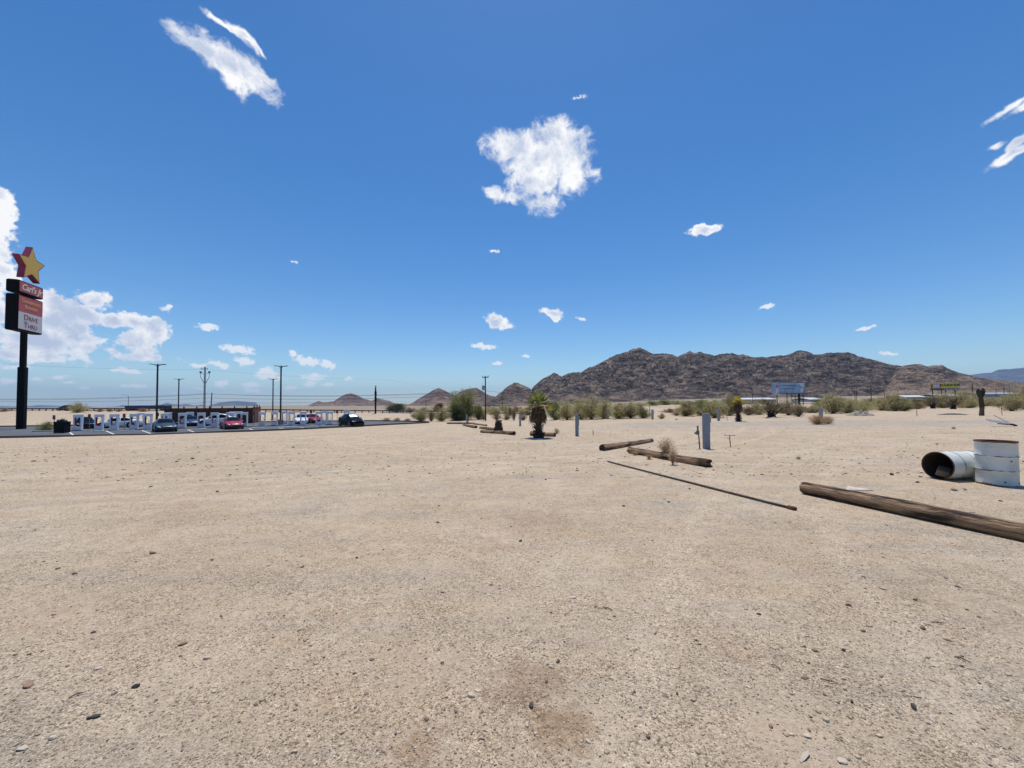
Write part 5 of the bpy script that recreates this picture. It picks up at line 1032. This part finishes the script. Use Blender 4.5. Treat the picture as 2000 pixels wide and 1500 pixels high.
for x, Z, t0, w, m_, l in ((1268, 52, 739, 1.2, 'metal', 'slim steel pole in front of the dark mountain left half'), (1039.5, 120, 758, 1.3, 'wood_dark', 'dark pole rising behind the green palm crown'), (981, 130, 780, .9, 'wood_dark', 'small pole below the small rocky hill'), (832, 150, 783, .9, 'wood_dark', 'small pole at the foot of the pointed red hill'), (883, 170, 764, .6, 'wood_dark', 'tiny pole on the skyline left of the flat red hill'), (891, 170, 763, .6, 'wood_dark', 'tiny pole with crossarm on the skyline by the flat red hill'),
                         (1470, 150, 764, .9, 'wood_dark', 'dark short pole right of the yellow palm'), (1474.5, 110, 745, .8, 'metal', 'thin steel pole right of the yellow palm'), (1546, 160, 768, .8, 'wood_dark', 'thin pole below the middle of the blue billboard'), (1553, 160, 768, .9, 'wood_dark', 'thin pole just right of the middle of the blue billboard'), (1618.5, 120, 746, .8, 'metal', 'thin steel pole behind the big olive bush'),
                         (1669.5, 110, 762, 1, 'wood_dark', 'nearer dark pole right of the big olive bush'), (1672.5, 150, 758, .8, 'wood_dark', 'second dark pole close beside the nearer one'), (1701, 160, 757, 1.1, 'wood_dark', 'dark pole with crossarm above the wide olive bush'), (1726.5, 150, 751, .8, 'wood_dark', 'tallest thin pole above the wide olive bush'), (1730.5, 170, 762, .6, 'wood_dark', 'small pole just right of the tallest thin one'), (1753.5, 170, 761, .8, 'wood_dark', 'dark pole left of the storage building'),
                         (1899, 160, 749, 1.3, 'wood_dark', 'dark pole right of the yellow billboard'), (1945, 190, 757, .7, 'wood_dark', 'thin pole right of the cactus'), (1960.5, 170, 756, 1, 'wood_dark', 'dark pole by the grey shed at far right'), (1971.5, 190, 757, .7, 'wood_dark', 'thin pole farthest to the right')):
    upole(x, Z, t0, w, l, m_, cross=[(.3, 1.6, .5)] if l.find('crossarm') > 0 or l.find('billboard') > 0 else None, group='distant utility poles')

# ------------------------------------------------------------------ billboards and sheds
def billboard(px0, px1, t0, t1, b0, b1, Z, dz, label):
    a_ = wp(px0, b0, Z); b_ = wp(px1, b1, Z + dz); c = (a_ + b_) / 2; zt_ = (wp(px0, t0, Z).z + wp(px1, t1, Z + dz).z) / 2; g_ = h1(c.x, c.y); L = math.hypot(b_.x - a_.x, b_.y - a_.y); rz = math.atan2(b_.y - a_.y, b_.x - a_.x)
    root = thing('billboard', (c.x, c.y, g_), label, 'billboard', rz=rz); return root, L, c.z - g_, zt_ - g_
root, L, z0, z1 = billboard(1508, 1572, 749, 746, 769, 767, 150, 6, 'pale blue billboard with a red figure at its left end'); hb = z1 - z0
mb = MB(); mb.box((0, 0, (z0 + z1) / 2), (L, .35, hb)); pn = mb.build('panel', M['bb_blue'], root)
mb = MB(); mb.prism([(L * .28, z1 - .05), (L * .46, z1 - .05), (L * .46, z0 + hb * .55), (L * .36, z0 + hb * .72)], .05, o=(0, -.2, 0)); mb.build('pale_corner', M['bb_pale'], pn)
mb = MB(); mb.box((-.02 * L, -.19, z0 + hb * .42), (L * .40, .04, .22)); [mb.box((-.2 * L + k * L * .05, -.19, z0 + hb * .72), (L * .032, .04, .42)) for k in range(9)]; mb.box((.47 * L, -.19, z0 + hb * .45), (.25, .04, hb * .8)); mb.build('dark_bars', M['bb_dark'], pn)
mb = MB(); mb.box((.385 * L, -.19, z0 + hb * .27), (L * .09, .04, hb * .38)); mb.build('white_box', M['bb_pale'], pn)
mb = MB(); mb.lathe([(.001, .55), (.35, .3), (.5, -.3), (.3, -.7), (.001, -.7)], (-.36 * L, -.3, z0 + hb * .68), 8); mb.build('red_figure', M['bb_pink'], pn)
mb = MB(); mb.prism([(-.44 * L, z0 - .6), (-.30 * L, z0 - .6), (-.33 * L, z0 + hb * .5), (-.39 * L, z0 + hb * .5)], .08, o=(0, -.22, 0)); mb.build('figure_coat', M['bb_pale'], pn)
mb = MB(); mb.box((.32 * L, .1, z0 / 2), (.5, .5, z0)); mb.build('support', M['steel_dark'], root); mb = MB(); mb.box((.1 * L, -.5, z0 - .15), (L * .9, .7, .1)); mb.build('catwalk', M['steel_dark'], root)
for x in (-.35, -.05, .45): mb = MB(); mb.box((x * L, .1, z0 / 2), (.2, .2, z0)); mb.build('support', M['wood_dark'], root)
root, L, z0, z1 = billboard(1817, 1872, 750, 746, 764, 759.5, 207, -8, 'yellow billboard reading PARKER over a dark blue strip'); hb = z1 - z0
mb = MB(); mb.box((0, 0, (z0 + z1) / 2), (L, .4, hb)); pn = mb.build('panel', M['bb_yellow'], root)
mb = MB(); mb.box((0, -.22, z0 + hb * .13), (L, .06, hb * .26)); mb.build('blue_strip', M['bb_dark'], pn)
mb = MB(); mb.box((-.285 * L, -.22, z0 + hb * .60), (L * .36, .05, hb * .55)); mb.build('red_panel', M['bb_red'], pn)
mb = MB(); mb.box((-.27 * L, -.26, z0 + hb * .60), (L * .24, .05, hb * .46)); mb.build('pale_panel', M['bb_pale'], pn)
mb = MB(); [mb.box((x * L, -.27, z0 + hb * .13), (L * .13, .04, hb * .09)) for x in (.08, .24, .40)]; mb.build('pale_marks', M['bb_pale'], pn)
text('PARKER', hb * .40, M['rubber'], pn, (.22 * L, -.25, z0 + hb * .66), (PI / 2, 0, 0), sx=1.35, bold=.04)
for x in (-.42, -.1, .05, .38): mb = MB(); mb.box((x * L, .1, z0 / 2), (.35, .35, z0)); mb.build('support', M['steel_dark'], root)
def shed(px0, px1, top, Z, label, wall='shed_wall', roof='shed_roof', dep=16, rz=0, doors=3, signed=False):
    a_ = wp(px0, top, Z); b_ = wp(px1, top, Z); c = (a_ + b_) / 2; g_ = min(h1(a_.x, Z), h1(b_.x, Z)) - .3; L = b_.x - a_.x; h = c.z - g_; root = thing('storage_shed', (c.x, Z + dep / 2, g_), label, 'shed', rz=rz); eh = max(h - 1.1, h * .5)
    mb = MB(); mb.box((0, 0, eh / 2), (L, dep, eh)); mb.build('walls', M[wall], root)
    mb = MB(); V = [(sx * L / 2 * 1.02, sy, z) for sx in (-1, 1) for sy, z in ((-dep / 2 - .4, eh - .02), (0, h), (dep / 2 + .4, eh - .02), (0, h - .25), )]
    mb.add(V, [(0, 4, 5, 1), (1, 5, 6, 2), (3, 7, 4, 0), (2, 6, 7, 3), (0, 1, 2, 3), (4, 7, 6, 5)]); mb.build('roof', M[roof], root)
    for k in range(doors): mb = MB(); mb.box(((k + .5) / doors * L - L / 2, -dep / 2 - .03, eh * .4), (L / doors * .5, .06, eh * .75)); mb.build('door', M['grey_box'], root)
    if signed: mb = MB(); [mb.box((-.35 * L + k * L * .075, -dep / 2 - .06, eh * .78), (L * .05, .05, eh * .2)) for k in range(9)]; mb.build('lettering', M['rubber'], root)
    return root
shed(1448, 1516, 776.5, 250, 'long white roofed shed right of the yellow palm'); shed(1582, 1612, 776.5, 240, 'white roofed shed left of the big olive bush'); shed(1566, 1600, 785, 190, 'low pale wall of a building under the blue billboard', roof='tan_wall', dep=8, doors=2)
shed(1766, 1812, 771.5, 230, 'storage building with dark lettering beneath the mountain', signed=True, wall='bb_pale', dep=12); shed(1838, 1880, 769.5, 260, 'white roofed building below the yellow billboard'); shed(1922, 1992, 766, 260, 'long grey shed right of the cactus', roof='shed_wall'); shed(1600, 1625, 772, 420, 'small dark roofed hut behind the white roofed shed', roof='wood_dark', wall='tan_wall', dep=8, doors=1)
shed(1350, 1358, 782, 190, 'small white trailer among the bushes left of the yellow palm', wall='shed_roof', dep=4, doors=1)

# ------------------------------------------------------------------ haze
mb = MB(); mb.box((0, 3000, 330), (34000, 28000, 700)); hz = mb.build('haze', M['glass']); hm = bpy.data.materials.new('haze'); hm.use_nodes = True; nt = hm.node_tree; nt.nodes.clear()
o = nt.nodes.new('ShaderNodeOutputMaterial'); v = nt.nodes.new('ShaderNodeVolumePrincipled'); v.inputs['Color'].default_value = (.42, .66, 1, 1); v.inputs['Density'].default_value = 6e-5; v.inputs['Anisotropy'].default_value = .1; nt.links.new(v.outputs[0], o.inputs['Volume'])
hz.data.materials.clear(); hz.data.materials.append(hm); tag(hz, kind='stuff')

# ------------------------------------------------------------------ sky, clouds, sun
w = bpy.data.worlds.new('World'); sc.world = w; w.use_nodes = True; nt = w.node_tree; N = nt.nodes; Lk = nt.links; bg = N['Background']
sky = N.new('ShaderNodeTexSky'); sky.sky_type = 'NISHITA'; sky.sun_disc = False; sky.sun_elevation = SUN_EL; sky.sun_rotation = SUN_AZ; sky.altitude = 300; sky.air_density = 1.0; sky.dust_density = .3; sky.ozone_density = 1.6
SKYS = .10; bg.inputs['Strength'].default_value = SKYS
geo = N.new('ShaderNodeTexCoord'); Dv = geo.outputs['Generated']
def vm(op, a_, b_=None):
    x = N.new('ShaderNodeVectorMath'); x.operation = op
    for i, s in enumerate((a_, b_)):
        if s is None: continue
        if isinstance(s, (tuple, Vector)): x.inputs[i].default_value = tuple(s)
        elif isinstance(s, float): x.inputs[3].default_value = s
        else: Lk.new(s, x.inputs[i])
    return x
def mm(op, a_, b_=None, c_=None):
    x = N.new('ShaderNodeMath'); x.operation = op
    for i, s in enumerate((a_, b_, c_)):
        if s is None: continue
        if isinstance(s, (int, float)): x.inputs[i].default_value = s
        else: Lk.new(s, x.inputs[i])
    return x.outputs[0]
def wnoise(scale, detail, rough, vec, color=False, dist=0):
    n_ = N.new('ShaderNodeTexNoise'); n_.inputs['Scale'].default_value = scale; n_.inputs['Detail'].default_value = detail; n_.inputs['Roughness'].default_value = rough; n_.inputs['Distortion'].default_value = dist; Lk.new(vec, n_.inputs[0]); return n_.outputs['Color' if color else 'Fac']
nrmD = vm('NORMALIZE', Dv).outputs[0]
def warp(scale, amp, detail=3):
    c = wnoise(scale, detail, .6, nrmD, True); s = vm('SUBTRACT', c, (.5, .5, .5)); x = N.new('ShaderNodeVectorMath'); x.operation = 'SCALE'; Lk.new(s.outputs[0], x.inputs[0]); x.inputs['Scale'].default_value = amp
    return vm('ADD', nrmD, x.outputs[0]).outputs[0]
def field(blobs, vec):
    cur = None
    for (px, py, rx_, ry_, tilt, wgt) in blobs:
        c = ray(px, py); e = Vector((ray(px + 5, py) - ray(px - 5, py))); per = e.length / 10
        ru = e.normalized(); rv = (ray(px, py - 5) - ray(px, py + 5)); perv = rv.length / 10; rv = rv.normalized()
        # ellipse given in photo pixels
        ca, sa = math.cos(R(tilt)), math.sin(R(tilt))
        A_ = (ru * ca / per + rv * sa / perv) / rx_; B_ = (-ru * sa / per + rv * ca / perv) / ry_
        A_ = A_ - c * A_.dot(c); B_ = B_ - c * B_.dot(c)
        u_ = vm('DOT_PRODUCT', vec, A_).outputs['Value']; v_ = vm('DOT_PRODUCT', vec, B_).outputs['Value']; w_ = mm('MULTIPLY', mm('SUBTRACT', 1.0, vm('DOT_PRODUCT', vec, c).outputs['Value']), 3.0)
        cb = N.new('ShaderNodeCombineXYZ'); Lk.new(u_, cb.inputs[0]); Lk.new(v_, cb.inputs[1]); Lk.new(w_, cb.inputs[2])
        q = mm('MULTIPLY', mm('SUBTRACT', 1.0, vm('LENGTH', cb.outputs[0]).outputs['Value']), float(wgt)) if wgt != 1 else mm('SUBTRACT', 1.0, vm('LENGTH', cb.outputs[0]).outputs['Value'])
        cur = q if cur is None else mm('MAXIMUM', cur, q)
    return cur
bigb = [ # centre cloud
 (1060, 312, 80, 62, 0, 1.25),  (1005, 285, 62, 42, -8, 1), (1085, 265, 62, 46, 0, 1), (1110, 310, 55, 50, 0, 1), (1048, 345, 62, 62, 0, 1), (1120, 340, 45, 45, 10, 1), (1060, 395, 38, 26, 0, .9), (975, 380, 30, 18, -5, .9), (1000, 385, 30, 14, 10, .7),
 # upper left wisps
 (388, 92, 56, 24, -30, 1), (452, 132, 74, 42, -24, 1.1), (478, 146, 60, 38, -26, 1.1), (520, 150, 34, 16, -35, .8), (440, 50, 42, 10, -35, .9), (475, 72, 30, 12, -38, .9), (507, 98, 14, 6, -40, .7),
 # right edge
 (1975, 205, 48, 12, 28, .85), (2010, 195, 40, 16, 25, .9), (1985, 300, 50, 10, 14, .85), (1998, 275, 18, 12, 40, .7), (1943, 292, 16, 6, 15, .6)]
cum = [ # left cumulus bank
 (0, 385, 30, 34, 0, 1), (-5, 430, 28, 40, 0, 1), (-5, 480, 30, 60, 0, 1), (5, 530, 34, 40, 0, 1), (-10, 600, 40, 60, 0, 1),
 (110, 590, 52, 24, -4, 1), (185, 588, 34, 26, 0, 1), (100, 625, 80, 34, 0, 1), (175, 615, 40, 22, -6, 1), (70, 665, 130, 40, 0, .95), (150, 660, 44, 40, 0, 1), (60, 695, 150, 14, 0, .7),
 (225, 628, 40, 16, -8, 1), (268, 630, 44, 22, -4, 1), (300, 645, 34, 28, 0, 1), (275, 670, 50, 36, 0, .85), (285, 695, 60, 12, 0, .6), (226, 688, 18, 10, -10, .7),
 (1376, 450, 38, 11, 0, 1), (1362, 445, 20, 9, 0, .9), (972, 628, 28, 16, -25, 1), (965, 620, 18, 12, -20, 1), (985, 636, 18, 9, -15, .9), (1078, 612, 24, 10, -12, .9), (1085, 622, 10, 6, -20, .7)]
small = [(946, 676, 30, 7, -3, 1), (972, 709, 11, 5, 0, 1), (1028, 696, 11, 3.5, -5, .8), (1497, 600, 20, 6, 8, .9), (1690, 640, 22, 5, 8, .9), (1737, 690, 24, 5, 0, .8), (965, 490, 12, 4, 0, .5), (1130, 190, 16, 5, 0, .45), (404, 640, 26, 9, 3, 1), (328, 601, 18, 8, 20, .8),
 (466, 682, 40, 10, -4, 1), (478, 706, 26, 10, -4, 1), (428, 712, 26, 8, -12, .9), (385, 714, 22, 5, 0, .9), (573, 691, 12, 7, -15, 1), (600, 705, 34, 12, -8, 1), (640, 712, 24, 10, -8, 1), (612, 736, 26, 10, 0, .9), (604, 750, 18, 9, 0, .9), (520, 730, 26, 16, -5, 1), (540, 740, 20, 6, 0, .8), (432, 750, 20, 10, -4, 1), (492, 752, 26, 8, 0, .9), (490, 762, 22, 5, 0, .8), (567, 757, 18, 6, 0, .9), (641, 751, 16, 5, 0, .8), (680, 740, 10, 4, 0, .9),
 (250, 724, 34, 7, -5, 1), (228, 722, 14, 6, 0, .8), (115, 736, 24, 6, 0, .9), (135, 748, 16, 4, 0, .8), (165, 758, 12, 6, 0, .8), (14, 746, 24, 12, 0, .9), (68, 742, 18, 6, 0, .6), (265, 754, 34, 5, 0, .8), (195, 667, 22, 6, 12, .9), (390, 760, 20, 4, 0, .6), (350, 768, 20, 3, 0, .5), (575, 512, 10, 3, 0, .3), (1135, 623, 12, 4, -15, .6), (30, 716, 60, 6, 0, .5)]
vw = warp(14, .035, 3); vs = warp(60, .010, 2)
Fb = field(bigb, vw); Fc_ = field(cum, vs); Fs = field(small, vs)
n_b = wnoise(22, 9, .64, vw, dist=.3); n_c = wnoise(42, 9, .64, nrmD); n_s = wnoise(90, 8, .68, nrmD)
def alpha(Fv, nn, amp, a0, a1):
    e = mm('ADD', Fv, mm('MULTIPLY', mm('SUBTRACT', nn, .5), amp)); r_ = N.new('ShaderNodeMapRange'); r_.interpolation_type = 'SMOOTHSTEP'; r_.inputs['From Min'].default_value = a0; r_.inputs['From Max'].default_value = a1; Lk.new(e, r_.inputs[0]); return r_.outputs[0], e
al_b, e_b = alpha(Fb, n_b, 2.6, -.1, .62); al_c, e_c = alpha(Fc_, n_c, 2.4, -.03, .34); al_s, e_s = alpha(Fs, n_s, 2.2, .04, .5)
al_s = mm('MULTIPLY', al_s, .85)
al = mm('MAXIMUM', mm('MAXIMUM', al_b, al_c), al_s); ee = mm('MAXIMUM', e_b, e_c)
shn = wnoise(16, 6, .6, vm('ADD', nrmD, (0, 0, .012)).outputs[0])
sh = mm('ADD', mm('MULTIPLY', mm('SUBTRACT', ee, .25), .8), mm('MULTIPLY', mm('SUBTRACT', shn, .5), 4.2))
rr = N.new('ShaderNodeValToRGB'); rr.color_ramp.elements[0].position = .05; rr.color_ramp.elements[0].color = (1, 1, 1, 1); rr.color_ramp.elements[1].position = .9; rr.color_ramp.elements[1].color = (.55, .62, .77, 1); Lk.new(sh, rr.inputs[0])
CB = 9.8
sb = N.new('ShaderNodeVectorMath'); sb.operation = 'SCALE'; Lk.new(rr.outputs[0], sb.inputs[0]); sb.inputs['Scale'].default_value = CB
hs = N.new('ShaderNodeHueSaturation'); hs.inputs['Hue'].default_value = .503; hs.inputs['Saturation'].default_value = 1.36; hs.inputs['Value'].default_value = 1.21; Lk.new(sky.outputs[0], hs.inputs['Color'])
sz = N.new('ShaderNodeSeparateXYZ'); Lk.new(nrmD, sz.inputs[0]); tr = N.new('ShaderNodeValToRGB'); tr.color_ramp.elements[0].position = 0; tr.color_ramp.elements[0].color = (.90, .985, 1.03, 1); tr.color_ramp.elements[1].position = .45; tr.color_ramp.elements[1].color = (1, 1, 1, 1); Lk.new(sz.outputs[2], tr.inputs[0])
tm = N.new('ShaderNodeMix'); tm.data_type = 'RGBA'; tm.blend_type = 'MULTIPLY'; tm.inputs[0].default_value = 1; Lk.new(hs.outputs[0], tm.inputs[6]); Lk.new(tr.outputs[0], tm.inputs[7])
mx = N.new('ShaderNodeMix'); mx.data_type = 'RGBA'; Lk.new(al, mx.inputs[0]); Lk.new(tm.outputs[2], mx.inputs[6]); Lk.new(sb.outputs[0], mx.inputs[7]); Lk.new(mx.outputs[2], bg.inputs['Color'])
w.cycles.sampling_method = 'MANUAL'; w.cycles.sample_map_resolution = 512
sl = bpy.data.lights.new('sun', 'SUN'); sl.energy = 4.1; sl.angle = R(.53); sl.color = (1, .965, .91); so = bpy.data.objects.new('sun', sl); col.objects.link(so)
sd = Vector((math.sin(SUN_AZ) * math.cos(SUN_EL), math.cos(SUN_AZ) * math.cos(SUN_EL), math.sin(SUN_EL))); so.rotation_euler = sd.to_track_quat('Z', 'Y').to_euler(); so.location = (0, 0, 30)
sc.view_settings.view_transform = 'Standard'; sc.view_settings.look = 'None'; sc.view_settings.gamma = 1; sc.view_settings.exposure = .08; sc.view_settings.use_curve_mapping = False
sc.cycles.volume_bounces = 0; sc.cycles.max_bounces = 6
